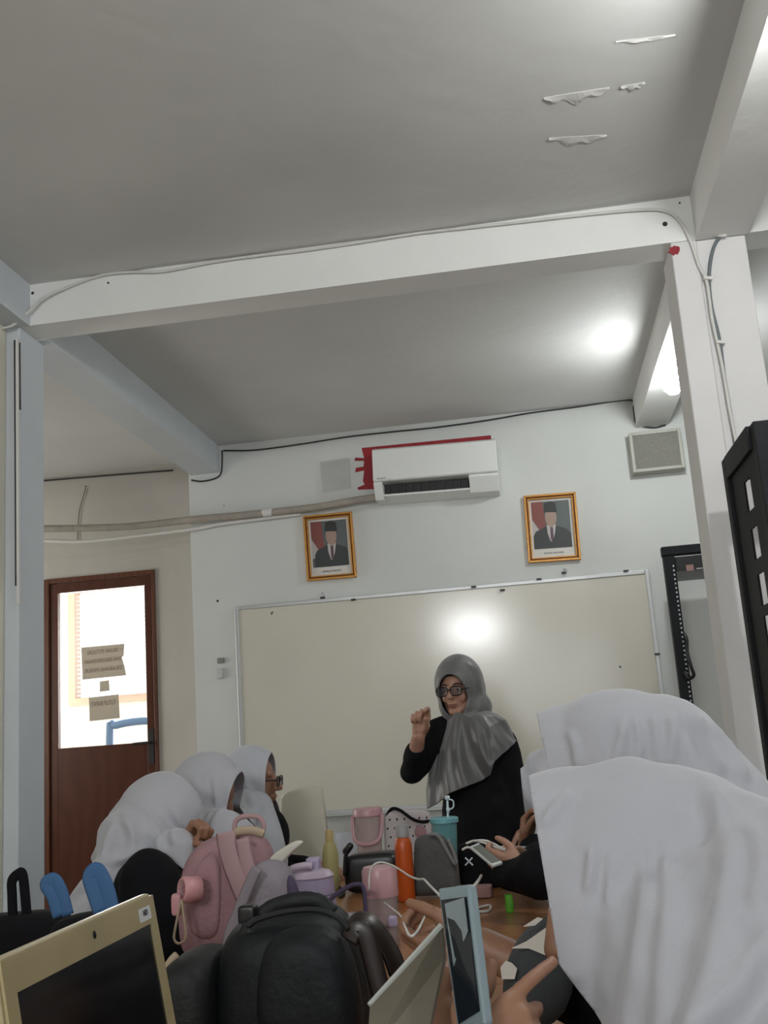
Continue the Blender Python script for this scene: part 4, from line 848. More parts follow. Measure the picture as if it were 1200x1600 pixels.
# ================================================================== FURNITURE
TZ = .76
def table(name, x0, x1, y0, y1, lb):
    o = thing(name, lb, 'table', ((x0+x1)/2, (y0+y1)/2, 0)); MB().box((x0, y0, TZ-.03), (x1, y1, TZ)).build('tabletop', M['table'], o, bevel=.004)
    w = MB(); frame4(w, x0+.06, x1-.06, 0, 0, 0, 0, 0); w = MB()
    w.box((x0+.08, y0+.08, TZ-.08), (x1-.08, y0+.10, TZ-.031)); w.box((x0+.08, y1-.10, TZ-.08), (x1-.08, y1-.08, TZ-.031)); w.box((x0+.08, y0+.10, TZ-.08), (x0+.10, y1-.10, TZ-.031)); w.box((x1-.10, y0+.10, TZ-.08), (x1-.08, y1-.10, TZ-.031))
    w.build('apron', M['metalleg'], o)
    for x in (x0+.07, x1-.10):
        for y in (y0+.07, y1-.10): MB().box((x, y, 0), (x+.03, y+.03, TZ-.081)).build('leg', M['metalleg'], o)
table('long_table', -.90, .12, 2.17, 4.12, 'long wooden table with bottles and bags, its honey-brown top showing in the middle')
table('desk', -1.50, .12, .70, 2.16, 'nearer desk carrying the cream laptop and the black leather backpack')
def stool(x, y, lb):
    o = thing('stool', lb, 'stool', (x, y, 0), 'stools under the seated students'); MB().lathe((x, y, .415), [(.16, 0), (.17, .01), (.17, .025), (.16, .035)], 28).build('seat', M['bluecloth'], o)
    for a in (PI/4, 3*PI/4, 5*PI/4, 7*PI/4): MB().cap((x+.11*math.cos(a), y+.11*math.sin(a), .41), (x+.15*math.cos(a), y+.15*math.sin(a), .012), .013, .012).build('leg', M['metalleg'], o, smooth=True)
for x, y in ((.52, 1.02), (.50, 1.66), (.47, 2.95), (.47, 3.5), (-1.22, 2.72), (-1.16, 3.2), (-1.02, 3.75)): stool(x, y, 'round stool under a seated student')

# cream chair back standing at the far left of the table
cb = thing('tall_chair', 'cream plastic chair with a tall rounded back beside the far left student', 'chair', (at(475, 1300, 4.3).x, 4.3, 0))
q = [at(x, y, 4.22) for x, y in ((438, 1246), (446, 1238), (485, 1224), (496, 1222), (502, 1228), (508, 1270), (514, 1330), (518, 1400), (440, 1400), (436, 1320))]
w = MB(); w.prism(q, (0, .03, 0)); w.build('backrest', M['creamplastic'], cb, bevel=.012, seg=3)
bx = (q[8].x+q[7].x)/2; bz = q[8].z; w = MB(); w.box((q[8].x+.03, 4.255, .42), (q[8].x+.06, 4.285, bz+.15)); w.box((q[7].x-.06, 4.255, .42), (q[7].x-.03, 4.285, bz+.15)); w.build('back_support', M['creamplastic'], cb)
w = MB(); w.pillow((bx, 4.42, .44), (.34, .36, .04), .35); w.build('seat', M['creamplastic'], cb, smooth=True)
for sx in (-.13, .13):
    for yy in (4.29, 4.56): MB().cap((bx+sx, yy, .42), (bx+sx*1.15, yy, .016), .015, .014).build('leg', M['creamplastic'], cb, smooth=True)

# ================================================================== THINGS ON THE TABLE
def tpos(px, Y): p = at(px, 1300, Y); z = V((p.x, Y, TZ)); 
def base(px, py, Y=None):
    """point on the tabletop seen at (px,py); with Y given, the tabletop point at that depth under px"""
    o = V((0, 0, CAMZ))
    if Y is None:
        d = at(px, py, 1)-o; return o + d*((TZ-CAMZ)/d.z)
    y = py
    for _ in range(6):                     # walk down the column until the ray meets the tabletop at this depth
        p = at(px, y, Y); y += (p.z-TZ)/Y*FOC*.98*0.98
    return V((at(px, y, Y).x, Y, TZ))
def bottle(name, lb, cat, b, parts, seg=32, R=None):
    o = thing(name, lb, cat, b)
    for nm, prof, m in parts: MB().lathe(b, prof, seg).build(nm, M[m], o, smooth=True).modifiers.new('e', 'EDGE_SPLIT').split_angle = .7
    return o
# orange bottle
b = base(636, 1408); b.z += .001; top = at(630, 1290, b.y).z-TZ; r = .0265
bottle('water_bottle', 'bright orange bottle with grey cap in the middle of the table', 'bottle', b,
    [('body', [(r*.9, 0), (r, .006), (r, top*.66), (r*.98, top*.74), (r*.86, top*.80), (r*.70, top*.84)], 'orange'), ('cap', [(r*.72, top*.84), (r*.76, top*.845), (r*.76, top*.99), (r*.70, top)], 'greycap')])
# pink-lidded clear bottle
b = base(600, 1478); b.z += .001; top = at(597, 1354, b.y).z-TZ; r = .042
o = bottle('drinking_bottle', 'clear bottle with salmon-pink lid in front of the orange bottle', 'bottle', b,
    [('body', [(r*.85, 0), (r*.9, .004), (r*.93, top*.3), (r*.98, top*.6), (r, top*.66)], 'clear'), ('lid', [(r*1.0, top*.62), (r*1.02, top*.63), (r*1.0, top*.95), (r*.9, top), (r*.2, top*1.0)], 'rim'), ('water', [(r*.80, .004), (r*.84, top*.28)], 'clearpink')])
MB().pillow(b+V((.03, -.035, top*.33)), (.022, .014, .026), .5).build('purple_sticker', M['lilac'], o, smooth=True)
# pink tumbler with handle
Yt = 4.0; b = base(580, 1338, Yt); b.z += .001; top = at(580, 1262, Yt).z-TZ; r = .052
o = bottle('handled_tumbler', 'clear tumbler with pale pink lid and hanging handle by the whiteboard edge', 'tumbler', b,
    [('body', [(r*.78, 0), (r*.84, .006), (r*.98, top*.9)], 'clearpink'), ('lid', [(r*1.04, top*.86), (r*1.08, top*.87), (r*1.08, top*.97), (r*1.0, top), (r*.3, top*1.002)], 'rim')], 36)
MB().tube([b+V((-r*1.06, -.012, top*.88)), b+V((-r*1.02, -.035, top*.62)), b+V((-r*.72, -.052, top*.47)), b+V((0, -.062, top*.43)), b+V((r*.72, -.052, top*.47)), b+V((r*1.02, -.035, top*.62)), b+V((r*1.06, -.012, top*.88))], .008, 8, ry=.005).build('handle', M['rim'], o, smooth=True)
# turquoise tumbler with straw
Yt = 3.62; b = base(701, 1366, Yt); b.z += .001; top = at(700, 1277, Yt).z-TZ; r = .044
o = bottle('straw_tumbler', 'turquoise tumbler with lid and straw standing before the teacher', 'tumbler', b,
    [('body', [(r*.68, 0), (r*.72, .006), (r*.98, top*.92)], 'tealclear'), ('lid', [(r*1.06, top*.91), (r*1.1, top*.915), (r*1.1, top*.985), (r*1.0, top), (r*.15, top*1.002)], 'teal')], 36)
s0, s1 = b+V((0, 0, top*1.0)), at(699, 1248, Yt)
w = MB(); w.tube([b+V((.004, 0, .02)), V((s1.x, Yt, s1.z))], .0035, 8, smooth=False); w.lathe(V((s1.x, Yt, s1.z-.004)), [(.006, 0), (.0085, .002), (.0085, .012), (.006, .014)], 14)
w.tube([V((s1.x+.004, Yt, s1.z-.002)), V((s1.x+.018, Yt, s1.z-.008)), V((s1.x+.018, Yt, s1.z-.028)), V((s1.x+.004, Yt, s1.z-.036))], .0025, 6); w.lathe(V((s1.x-.001, Yt, s1.z-.045)), [(.0055, 0), (.0055, .016)], 12)
w.build('straw', M['straw'], o, smooth=True)
# yellow bottle
Yt = 3.55; b = base(519, 1372, Yt); b.z += .001; top = at(517, 1297, Yt).z-TZ; r = .027
bottle('yellow_bottle', 'slim yellow squeeze bottle against the cream chair', 'bottle', b, [('body', [(r*.95, 0), (r, .005), (r*.95, top*.6), (r*.7, top*.76), (r*.45, top*.80)], 'yellow'), ('cap', [(r*.5, top*.79), (r*.5, top*.98), (r*.4, top)], 'yellowcap')])
# green glue stick
b = base(797, 1426); b.z += .001; top = at(797, 1398, b.y).z-TZ; r = .0105
bottle('glue_stick', 'small translucent green glue stick standing on the wooden tabletop', 'glue stick', b, [('body', [(r, 0), (r, top*.34)], 'green'), ('collar', [(r*1.2, top*.34), (r*1.2, top*.46)], 'green'), ('cap', [(r*1.0, top*.46), (r*1.0, top*.98), (r*.9, top)], 'green')], 20)
# purple lidded jug
Yt = 2.62; b = base(492, 1440, Yt); b.z += .001
zz = lambda py: at(492, py, Yt).z-TZ
rr = (at(528, 1380, Yt).x-at(458, 1380, Yt).x)/2; t1, t2, t3, t4 = zz(1422), zz(1398), zz(1372), zz(1366)
o = bottle('lilac_jug', 'big lilac bottle with a pale lilac flip lid behind the black backpack', 'jug', b,
   [('body', [(rr*.95, 0), (rr*1.1, .01), (rr*1.12, t1*.6), (rr*1.1, t1), (rr*.98, t2)], 'lilac'), ('collar', [(rr*.98, t2), (rr*1.02, t2+.002), (rr*.97, t3), (rr*.94, t3+.001)], 'lilac'), ('lid', [(rr*.98, t3+.0012), (rr*1.0, t3+.004), (rr*.85, t4+.006), (rr*.5, t4+.012), (rr*.1, t4+.013)], 'lilacpale')], 40)
MB().pillow(V((at(490, 1352, Yt).x, Yt, TZ+t4+.022)), (.034, .034, .036), .3).build('spout', M['lilac'], o, smooth=True)
MB().tube([at(450, 1364, Yt-.02), at(458, 1357, Yt-.03), at(475, 1353, Yt-.03), at(488, 1353, Yt-.03)], .009, 8).build('carry_handle', M['lilacpale'], o, smooth=True)
MB().lathe(at(489, 1402, Yt-rr*1.08), [(.013, -.02), (.013, .006), (.010, .009)], 20, Matrix(((1, 0, 0), (0, 0, -1), (0, 1, 0)))).build('button', M['lilacpale'], o, smooth=True)
# polka-dot bag
Yt = 4.02; pl = [at(x, y, Yt) for x, y in ((606, 1268), (672, 1275), (676, 1340), (600, 1340))]
c = (pl[0]+pl[1]+pl[2]+pl[3])*.25; wd = .18; hh_ = pl[0].z-TZ
pb = thing('spotted_bag', 'white pouch with small black dots and black strap before the teacher', 'bag', V((c.x, Yt, TZ)))
zc = TZ+hh_/2+.004; MB().pillow(V((c.x, Yt, zc)), (wd, .075, hh_), .35, wr=.006, ws=14, seed=3).build('body', M['dots'], pb, smooth=True)
rnd = random.Random(4); k = 0; w = MB()
for i in range(6):
    for j in range(6):
        x = c.x-wd*.40+i*wd*.155+(j % 2)*.010; z = TZ+.018+j*hh_*.155; w.ell((x, Yt-.0365+.0*x, z), (.0035, .004, .0042), seg=10, rings=6)
w.build('dots', M['ink'], pb, smooth=True)
MB().ell(at(657, 1300, Yt-.042), (.022, .006, .024)).build('pink_patch', M['pink'], pb, smooth=True)
MB().tube([at(604, 1276, Yt-.02), at(612, 1264, Yt-.03), at(625, 1266, Yt-.04), at(645, 1280, Yt-.05), at(662, 1284, Yt-.04), at(672, 1280, Yt-.02)], .006, 6, ry=.010).build('strap', M['uniform'], pb, smooth=True)
# grey felt pouch
gp = thing('grey_pouch', 'grey felt pouch with folded top leaning beside the orange bottle', 'pouch', base(682, 1404))
Yg = base(682, 1404).y+.03
q = [(646, 1316), (648, 1308), (664, 1301), (680, 1301), (694, 1303), (702, 1316), (714, 1345), (722, 1385), (722, 1400), (714, 1405), (650, 1408), (645, 1402), (645, 1380)]
def lowz(p): p.z = max(p.z, TZ+.002); return p
def slabbag(q, Yc, th, m, nm, par, inset=.2, sub=2):
    """padded flat shape: outline with a puffed front and back"""
    pts = [lowz(at(x, y, Yc)) for x, y in q]; n = len(pts); c = sum(pts, V())/n; vs = []; 
    for dy, k in ((-th*.5, .0), (-th*.5, .6), (-th*.40, .90), (0, 1), (th*.40, .90), (th*.5, .6), (th*.5, 0)):
        vs += [c + (p-c)*(k if k else .02) + V((0, dy, 0)) for p in pts]
    fs = []
    for i in range(6):
        for j in range(n): a = i*n+j; b_ = i*n+(j+1) % n; fs.append((a, b_, b_+n, a+n))
    fs.append(tuple(range(n-1, -1, -1))); fs.append(tuple(range(6*n, 7*n)))
    o = MB().add(vs, fs).build(nm, M[m], par, smooth=True); s = o.modifiers.new('s', 'SUBSURF'); s.levels = sub; s.render_levels = sub
    return o
slabbag(q, Yg, .07, 'greyfelt', 'body', gp)
MB().tube([at(x, y, Yg-.03) for x, y in ((672, 1304), (684, 1306), (696, 1325), (708, 1346), (713, 1348), (708, 1330), (700, 1312))], .006, 6).build('folded_rim', M['greyfelt2'], gp, smooth=True)
# black pencil case
bl_ = thing('pencil_case', 'black zipped case lying on the table behind the pink-lidded bottle', 'case', base(580, 1372, 3.45))
p0, p1 = at(545, 1352, 3.45), at(622, 1348, 3.45); c = (p0+p1)/2; hz_ = (c.z-TZ)+.035
MB().pillow(V((c.x, 3.45, TZ+hz_/2+.001)), ((p1-p0).length+.02, .10, hz_), .35, wr=.004, seed=8).build('body', M['blackplastic'], bl_, smooth=True)
MB().tube([at(539, 1368, 3.38), at(540, 1340, 3.38), at(543, 1326, 3.38), at(546, 1322, 3.38)], .007, 8, ry=.013).cap(at(541, 1330, 3.38), at(547, 1322, 3.38), .012, .011).build('side_tab', M['blackplastic'], bl_, smooth=True)
# white printed paper standing behind, black bag with a white cross, pink box
b0 = base(542, 1345, 4.05); o = tag(MB().prism([at(x, y, 4.05) for x, y in ((524, 1302), (558, 1299), (563, 1348), (533, 1349))], (0, .003, 0)).build('paper_sheet', M['paper']), 'white printed sheet standing behind the yellow bottle', 'paper')
xb_ = thing('black_bag', 'small black bag marked with a white cross beside the white phone', 'bag', base(748, 1365, 3.35))
cx_ = at(748, 1342, 3.38); ht_ = at(748, 1318, 3.38).z-TZ; MB().pillow(V((cx_.x, 3.4, TZ+ht_/2+.001)), (.13, .07, ht_), .35, wr=.004, seed=5).build('body', M['uniform'], xb_, smooth=True)
w = MB()
for a, b2 in (((727, 1340), (739, 1352)), ((738, 1340), (727, 1352))): w.tube([at(*a, 3.345), at(*b2, 3.345)], .003, 4, smooth=False)
w.build('white_cross', M['paper'], xb_)
tag(MB().pillow(base(742, 1374, 3.22)+V((0, 0, .0175)), (.105, .06, .033), .2).build('pink_box', M['pinkcard'], smooth=True), 'dusty pink flat box on the table below the black bag', 'box')
# --- pink backpack and what hangs on it
Yp = 2.42; z0_ = TZ+.002
pk = thing('pink_backpack', 'dusty pink backpack with a tan carry handle in front of the left students', 'backpack', base(355, 1480, Yp))
slabbag([(288, 1512), (284, 1420), (288, 1370), (296, 1335), (318, 1310), (350, 1298), (378, 1296), (410, 1302), (424, 1325), (430, 1365), (425, 1420), (416, 1510), (350, 1515)], Yp, .20, 'pink', 'main_bag', pk)
slabbag([(297, 1470), (292, 1420), (300, 1365), (320, 1330), (348, 1320), (352, 1370), (350, 1430), (345, 1475)], Yp-.085, .06, 'pink', 'front_pocket', pk)
MB().tube([at(x, y, Yp-.11) for x, y in ((352, 1300), (358, 1335), (372, 1375), (386, 1410), (392, 1440))], .004, 8, ry=.022, nrm=(0, -1, 0)).build('shoulder_strap', M['pinkdark'], pk, smooth=True)
MB().tube([at(x, y, Yp-.11) for x, y in ((378, 1310), (386, 1350), (398, 1390), (404, 1430))], .004, 8, ry=.016, nrm=(0, -1, 0)).build('shoulder_strap', M['pinkdark'], pk, smooth=True)
MB().tube([at(x, y, Yp-.06) for x, y in ((362, 1306), (375, 1299), (395, 1298), (412, 1303))], .010, 8, ry=.007).build('carry_handle', M['tan'], pk, smooth=True)['label'] = 'tan carry handle'
MB().tube([at(x, y, Yp-.0) for x, y in ((366, 1302), (368, 1284), (380, 1276), (404, 1277), (412, 1290), (408, 1303))], .006, 8).build('top_loop', M['pinkdark'], pk, smooth=True)
fan = thing('mini_fan', 'small pink handheld fan with a cream wrist loop hung on the pink backpack', 'fan', at(285, 1470, Yp-.16))
fc_ = at(290, 1390, Yp-.17); Rf = basis((-.75, -.65, .1))
MB().lathe(fc_ , [(.020, -.032), (.027, -.03), (.027, .006), (.024, .010), (.019, .0095), (.019, .002)], 28, Rf @ Matrix(((1, 0, 0), (0, 0, 1), (0, -1, 0)))).build('fan_head', M['pinkplastic'], fan, smooth=True)
w = MB()
for i in range(8):
    a = 2*PI*i/8; w.tube([fc_+Rf @ V((0, .009, 0)), fc_+Rf @ V((.020*math.cos(a), .009, .020*math.sin(a)))], .0012, 4, smooth=False)
w.build('grille', M['pinkdark'], fan)
MB().pillow(at(277, 1413, Yp-.175), (.022, .022, .045), .4).build('handle', M['pinkplastic'], fan, smooth=True)
MB().tube([at(x, y, Yp-.19) for x, y in ((283, 1405), (279, 1425), (274, 1450), (272, 1466), (278, 1474), (288, 1470), (290, 1455), (286, 1425), (284, 1405))], .0028, 6).build('wrist_loop', M['tan'], fan, smooth=True)
# --- greyish lilac pouch behind, tissue sticking out
gl = thing('lilac_backpack', 'greyish lilac cloth backpack squeezed between pink and black backpacks', 'backpack', base(425, 1440, 2.2))
slabbag([(388, 1440), (380, 1400), (386, 1370), (402, 1345), (425, 1338), (450, 1350), (462, 1380), (468, 1440), (466, 1545), (388, 1548)], 2.2, .14, 'lilaccloth', 'main_bag', gl)
slabbag([(448, 1362), (458, 1368), (466, 1390), (475, 1430), (458, 1432), (449, 1400)], 2.12, .03, 'purple', 'dark_side_panel', gl)
MB().tube([at(x, y, 2.10) for x, y in ((402, 1356), (388, 1385), (372, 1425), (360, 1455), (352, 1490))], .004, 8, ry=.011, nrm=(0, -1, 0)).build('shoulder_strap', M['lilaccloth'], gl, smooth=True)
tag(slabbag([(416, 1348), (425, 1335), (445, 1322), (462, 1312), (474, 1312), (476, 1317), (462, 1328), (450, 1340), (440, 1352), (424, 1354)], 2.28, .025, 'mask', 'tissue', None), 'crumpled beige tissue sticking out above the lilac backpack', 'tissue')
# --- plush and wrapper, dark purple cord
tag(MB().pillow(base(548, 1440, 2.45)+V((0, 0, .047)), (.13, .10, .085), .8, wr=.022, ws=22, seed=2).build('plush_pouch', M['plush'], smooth=True), 'soft mauve plush pouch left of the pink-lidded bottle', 'pouch')
tag(MB().pillow(base(538, 1455, 2.25)+V((0, 0, .055)), (.075, .05, .10), .5, wr=.010, ws=30, seed=6).build('wet_wipe_pack', M['bluewrap'], smooth=True), 'glossy pale blue wrapper behind the black backpack', 'wrapper')
tag(MB().tube([at(x, y, 2.42) for x, y in ((506, 1440), (510, 1416), (520, 1402), (540, 1388), (556, 1382), (568, 1388), (572, 1430))], .005, 8).build('cord', M['purple'], smooth=True), 'dark purple cord arching over the mauve pouch', 'cord')
tag(MB().tube([base(x, y)+V((0, 0, .005)) for x, y in ((520, 1383), (532, 1389), (538, 1398), (531, 1404), (538, 1390), (545, 1382))], .004, 6).build('cord', M['cabledark'], smooth=True), 'short black knotted cord below the yellow bottle', 'cord')
# --- black leather backpack in front
bp_ = thing('black_backpack', 'black leather backpack in the foreground, widest bag in the picture', 'backpack', base(480, 1650, 1.72))
Yb_ = 1.75
slabbag([(352, 1640), (350, 1540), (354, 1470), (372, 1430), (420, 1418), (480, 1410), (520, 1414), (545, 1440), (568, 1490), (584, 1560), (590, 1640), (470, 1660)], Yb_, .26, 'leather', 'main_bag', bp_)
slabbag([(402, 1650), (402, 1545), (410, 1475), (440, 1445), (490, 1438), (530, 1452), (556, 1500), (570, 1580), (572, 1650)], Yb_-.10, .12, 'leather', 'front_pocket', bp_)
MB().tube([at(x, y, Yb_-.10) for x, y in ((386, 1448), (405, 1436), (450, 1424), (495, 1422), (525, 1432), (545, 1452))], .0045, 8, ry=.006).build('piping', M['leathergreen'], bp_, smooth=True)
MB().tube([at(x, y, Yb_-.10) for x, y in ((366, 1640), (368, 1560), (376, 1490), (392, 1450))], .005, 8, ry=.014, nrm=(0, -1, 0)).build('side_strap', M['leathergreen'], bp_, smooth=True)
MB().pillow(at(388, 1428, Yb_-.02), (.03, .03, .03), .4).build('buckle', M['blackplastic'], bp_, smooth=True)
MB().tube([at(x, y, Yb_-.02) for x, y in ((408, 1430), (430, 1416), (470, 1406), (500, 1410), (520, 1428))], .013, 10, ry=.008).build('top_handle', M['leathergreen'], bp_, smooth=True)
MB().tube([at(x, y, Yb_-.12) for x, y in ((430, 1560), (436, 1585), (440, 1620))], .003, 6).build('zip_pull', M['steel'], bp_, smooth=True)
# dark strap arching right of it
MB().tube([at(x, y, Yb_-.02) for x, y in ((540, 1462), (548, 1446), (562, 1438), (580, 1446), (598, 1468), (612, 1492), (622, 1520))], .0035, 8, ry=.018, nrm=(.3, -.2, 1)).build('shoulder_strap', M['strapbrown'], bp_, smooth=True)
MB().tube([at(x, y, Yb_-.10) for x, y in ((545, 1470), (556, 1452), (570, 1458), (580, 1490), (590, 1530), (600, 1575), (606, 1640))], .0035, 8, ry=.015, nrm=(0, -1, .3)).build('shoulder_strap', M['strapbrown'], bp_, smooth=True)
# dark grey slouchy bag left of it
dg_ = thing('dark_shoulder_bag', 'dark grey slouchy leather bag between laptop and black backpack', 'bag', base(300, 1640, 1.72))
slabbag([(252, 1650), (248, 1570), (254, 1530), (272, 1495), (300, 1478), (335, 1478), (356, 1500), (362, 1560), (360, 1650)], 1.70, .20, 'leathergreen', 'main_bag', dg_)
MB().tube([at(x, y, 1.66) for x, y in ((258, 1515), (268, 1500), (276, 1492))], .006, 8).build('handle_stub', M['tan'], dg_, smooth=True)
# --- black tote and the blue-strapped tote at the left
tb = thing('black_tote_bag', 'black cloth tote bag with upright handle behind the laptop', 'bag', base(50, 1500, 1.95))
slabbag([(-60, 1560), (-62, 1440), (-30, 1428), (30, 1424), (70, 1420), (100, 1424), (110, 1440), (114, 1500), (110, 1570)], 1.95, .13, 'uniform', 'main_bag', tb)
MB().tube([at(x, y, 1.93) for x, y in ((20, 1432), (19, 1400), (19, 1376), (30, 1365), (35, 1366), (38, 1385), (42, 1432))], .004, 8, ry=.010, nrm=(0, -1, 0)).build('handle', M['uniform'], tb, smooth=True)
bt = thing('blue_strap_bag', 'dark bag with two broad blue webbing handles behind the laptop', 'bag', base(130, 1500, 1.72))
slabbag([(72, 1600), (74, 1450), (100, 1428), (150, 1420), (196, 1425), (214, 1450), (218, 1600)], 1.72, .10, 'uniform', 'main_bag', bt)
MB().tube([at(x, y, 1.70) for x, y in ((92, 1432), (82, 1400), (72, 1382), (84, 1374), (96, 1392), (106, 1430))], .002, 8, ry=.011, nrm=(0, -1, .2)).build('handle', M['blue'], bt, smooth=True)
MB().tube([at(x, y, 1.66) for x, y in ((158, 1425), (146, 1390), (141, 1370), (152, 1360), (166, 1385), (176, 1425))], .002, 8, ry=.013, nrm=(0, -1, .2)).build('handle', M['blue'], bt, smooth=True)
# --- laptop
tr_p = at(236, 1392, 1.36); tl_p = at(0, 1497, .97); zt_ = (tr_p.z+tl_p.z)/2; tr_p.z = zt_; tl_p.z = zt_
dx = (tl_p-tr_p).normalized(); LW = .40; tl_p = tr_p+dx*LW; lean = V((dx.y, -dx.x, 0))          # lean: direction the screen faces away from
if lean.x > 0: lean = -lean
LH = .255; up_ = (V((0, 0, 1))*.985+lean*.17).normalized(); nz = up_.cross(dx).normalized()
if nz.x < 0: nz = -nz                                                                            # screen normal, towards the right
Rl = Matrix((dx, nz, up_)).transposed(); org = tr_p - up_*0
def Lp(x, y, z): return org + Rl @ V((x, y, z))
lp = thing('laptop', 'cream-coloured open laptop with black screen at the lower left corner', 'laptop', Lp(LW/2, 0, -LH))
def rrect(x0, x1, z0, z1, r, y): 
    out = []
    for cx, cz, a0 in ((x1-r, z1-r, 0), (x0+r, z1-r, 90), (x0+r, z0+r, 180), (x1-r, z0+r, 270)):
        out += [Lp(cx+r*math.cos(math.radians(a0+t)), y, cz+r*math.sin(math.radians(a0+t))) for t in (0, 22, 45, 68, 90)]
    return out
MB().prism(rrect(0, LW, -LH, 0, .014, -.012), Rl @ V((0, .012, 0))).build('lid', M['laptopc'], lp, bevel=.0025)
bz = .036; sd = .026
w = MB()
for a, b3 in (((0, -bz), (LW, 0)), ((0, -LH), (sd, -bz)), ((LW-sd, -LH), (LW, -bz)), ((sd, -LH), (LW-sd, -LH+.03))):
    x0, z0 = a; x1, z1 = b3; e = .004
    w.prism([Lp(max(x0, e), .0, max(z0, -LH+e)), Lp(min(x1, LW-e), 0, max(z0, -LH+e)), Lp(min(x1, LW-e), 0, min(z1, -e)), Lp(max(x0, e), 0, min(z1, -e))], Rl @ V((0, .003, 0)))
w.build('bezel', M['laptopc'], lp)
MB().prism([Lp(sd, .0002, -LH+.03), Lp(LW-sd, .0002, -LH+.03), Lp(LW-sd, .0002, -bz), Lp(sd, .0002, -bz)], Rl @ V((0, .0008, 0))).build('screen', M['screen'], lp)
MB().ell(Lp(.192, .0035, -.018), (.004, .001, .0045), Rl).build('webcam', M['screen'], lp, smooth=True)
MB().prism([Lp(.022, .0032, -.030), Lp(.060, .0032, -.030), Lp(.060, .0032, -.014), Lp(.022, .0032, -.014)], Rl @ V((0, .0004, 0))).build('sticker', M['phonewhite'], lp)
text('sticker_lettering', 'HD', .010, M['ink'], Lp(.040, .0040, -.021), Matrix((-dx, up_, nz)).transposed(), lp)
bo = Lp(LW/2, 0, -LH); Rb = Matrix((dx, V((nz.x, nz.y, 0)).normalized(), V((0, 0, 1)))).transposed()
MB().obox(bo + Rb @ V((0, .135, -.012)), (LW, .25, .022), Rb).build('keyboard_deck', M['laptopc'], lp, bevel=.004)
w = MB()
for i in range(13):
    for j in range(5): w.obox(bo + Rb @ V((-LW/2+.035+i*.0275, .05+j*.024, .0005)), (.023, .019, .003), Rb)
w.build('keys', M['blackplastic'], lp)
bs = bo.z-.024
if bs > TZ+.01:
    n_ = max(1, round((bs-TZ-.001)/.03)); th = (bs-.001-TZ-.001)/n_
    for i in range(n_):
        c = bo + Rb @ V((0, .13, 0)); c.z = TZ+.001+th*(i+.5)
        tag(MB().obox(c, (.34, .24, th-.001), Rb @ Matrix.Rotation(.05*i-.03, 3, 'Z')).build('notebook', M['book'], bevel=.003), 'thick dark notebook stacked under the cream laptop', 'notebook', 'notebooks under the laptop')
# --- phones
def phone(name, lb, tl, tr, br_, bl_2, th, scr, m, side=V((0, 1, 0)), inset=.07, lit=None, loc=None):
    o = thing(name, lb, 'phone', loc or (bl_2+br_)/2); q = [tl, tr, br_, bl_2]; n = (tr-tl).cross(bl_2-tl).normalized()
    if n.y > 0: n = -n
    MB().prism([p for p in q], -n*th).build('case', M[m], o, bevel=.003, seg=3)
    c = sum(q, V())/4; s = [c+(p-c)*(1-inset*1.3) for p in q]; MB().prism([p+n*.0006 for p in s], -n*.0004).build('screen', M[scr], o); return o, n
# big phone held up in a flip case (near right student's)
Yq = .98
tl, tr, br_, bl_2 = at(683, 1388, Yq+.015), at(732, 1381, Yq-.02), at(757, 1600, Yq-.08), at(716, 1625, Yq-.04)
o, n = phone('smartphone', 'large phone in blue-grey case with open brown flap, held at front right', tl, tr, br_, bl_2, .010, 'phoneglass', 'phoneblue', inset=.14)
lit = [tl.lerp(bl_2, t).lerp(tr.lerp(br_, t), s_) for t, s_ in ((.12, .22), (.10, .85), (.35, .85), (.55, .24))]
MB().prism([p+n*.0016 for p in lit], -n*.0006).build('screen_reflection', M['phonereflect'], o)['label'] = 'painted pale reflection on the phone screen'  # reflection on the glass painted as a paler sheet
fl_ = [at(689, 1446, Yq+.0), at(694, 1500, Yq-.01), at(664, 1640, Yq-.10), at(570, 1660, Yq-.12), at(577, 1570, Yq-.05)]
MB().prism(fl_, (.002, .006, 0)).build('case_flap', M['caseflap'], o, bevel=.0015)['label'] = 'brown case flap'
MB().tube([at(689, 1446, Yq-.001), at(577, 1571, Yq-.051)], .0028, 6, smooth=False).build('flap_edge', M['caseedge'], o)
# white phone of the third right student
tl, tr, br_, bl_2 = at(734, 1322, 2.84), at(748, 1316, 2.86), at(786, 1347, 2.80), at(770, 1352, 2.78)
phone('smartphone', 'white phone with grey screen held in both hands before the black sleeves', tl, tr, br_, bl_2, .009, 'phonegrey', 'phonewhite', inset=.12)
tag(MB().pillow(at(812, 1333, 3.25), (.12, .08, .035), .3, R=Matrix.Rotation(.1, 3, 'Y')).build('pale_blue_case', M['phonewhite'], smooth=True), 'pale blue-white case beside the hands of the student with the white phone', 'case')
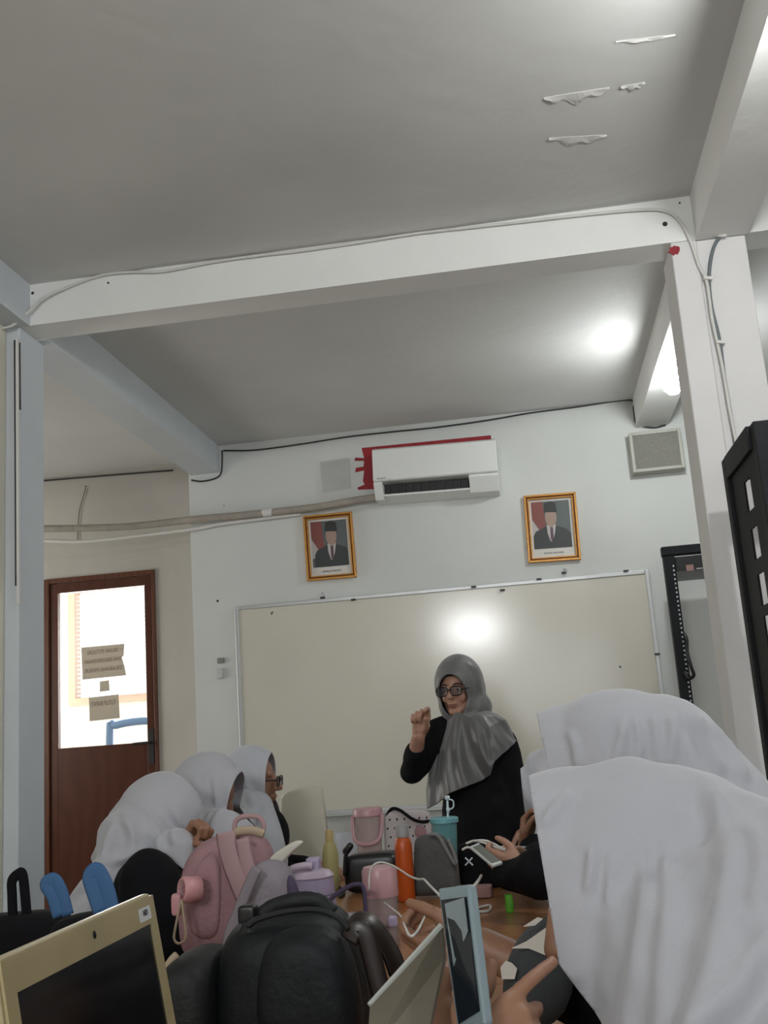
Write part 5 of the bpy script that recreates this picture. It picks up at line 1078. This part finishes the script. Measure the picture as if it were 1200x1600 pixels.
# --- earphone cables
tag(MB().tube([at(576, 1392, 2.45), at(578, 1362, 2.45), at(586, 1350, 2.45), at(600, 1348, 2.45), at(620, 1356, 2.4), at(640, 1369, 2.3), at(654, 1374, 2.2), at(662, 1374, 2.1), at(672, 1384, 1.9), at(688, 1400, 1.6)], .0022, 6).build('earphone_cable', M['cablewhite'], smooth=True), 'white earphone cable running over the pink-lidded bottle to the held phone', 'cable')
tag(MB().tube([at(727, 1400, 2.0), at(738, 1388, 2.4), at(748, 1375, 2.8), at(752, 1368, 3.0)], .004, 6).build('earphone_cable', M['cablewhite'], smooth=True), 'short white cable rising behind the top right corner of the held phone', 'cable')
p = [base(*q) + V((0, 0, .004)) for q in ((735, 1425), (750, 1420), (764, 1417), (767, 1421), (762, 1426), (745, 1427), (730, 1427))]
tag(MB().tube(p, .0035, 6).build('earphone_cable', M['cablewhite'], smooth=True), 'white cable loop lying on the wooden tabletop', 'cable')
tag(MB().tube([at(600, 1410, 2.3), at(608, 1416, 2.2), at(625, 1430, 1.9), at(633, 1448, 1.5), at(640, 1462, 1.25), at(650, 1458, 1.25), at(660, 1440, 1.5), at(668, 1422, 1.8)], .0016, 6).build('earphone_cable', M['cablewhite'], smooth=True), 'white cable looping down to the fingers behind the phone flap', 'cable')
for nm, pts, lb in (('a', ((728, 1318), (745, 1314), (775, 1324), (790, 1330)), 'upper white cable over the white phone'), ('b', ((738, 1314), (760, 1314), (785, 1326), (800, 1334)), 'second white cable over the white phone'), ('c', ((722, 1328), (730, 1324), (738, 1326)), 'white cable end left of the white phone')):
    tag(MB().tube([at(x, y, 2.96) for x, y in pts], .0032, 6).build('earphone_cable', M['cablewhite'], smooth=True), lb, 'cable')
# --- printed dark cloth bag in the lap of the near right student
jk = thing('printed_bag', 'dark grey cloth bag with cream printed shapes under the near right hood', 'bag', base(835, 1560, 1.55))
slabbag([(782, 1560), (786, 1510), (808, 1465), (838, 1436), (870, 1432), (900, 1440), (905, 1600), (790, 1620)], 1.5, .12, 'jacket', 'main_bag', jk)
def print_(q, y): return MB().prism([at(x, yy, y) for x, yy in q], (0, .004, 0)).build('cream_print', M['jacketwhite'], jk)
print_([(818, 1448), (840, 1434), (848, 1436), (836, 1446)], 1.432)
print_([(800, 1482), (822, 1472), (862, 1444), (868, 1452), (870, 1500), (826, 1482)], 1.428)
print_([(782, 1512), (790, 1502), (800, 1506), (808, 1514), (804, 1530), (784, 1530)], 1.43)
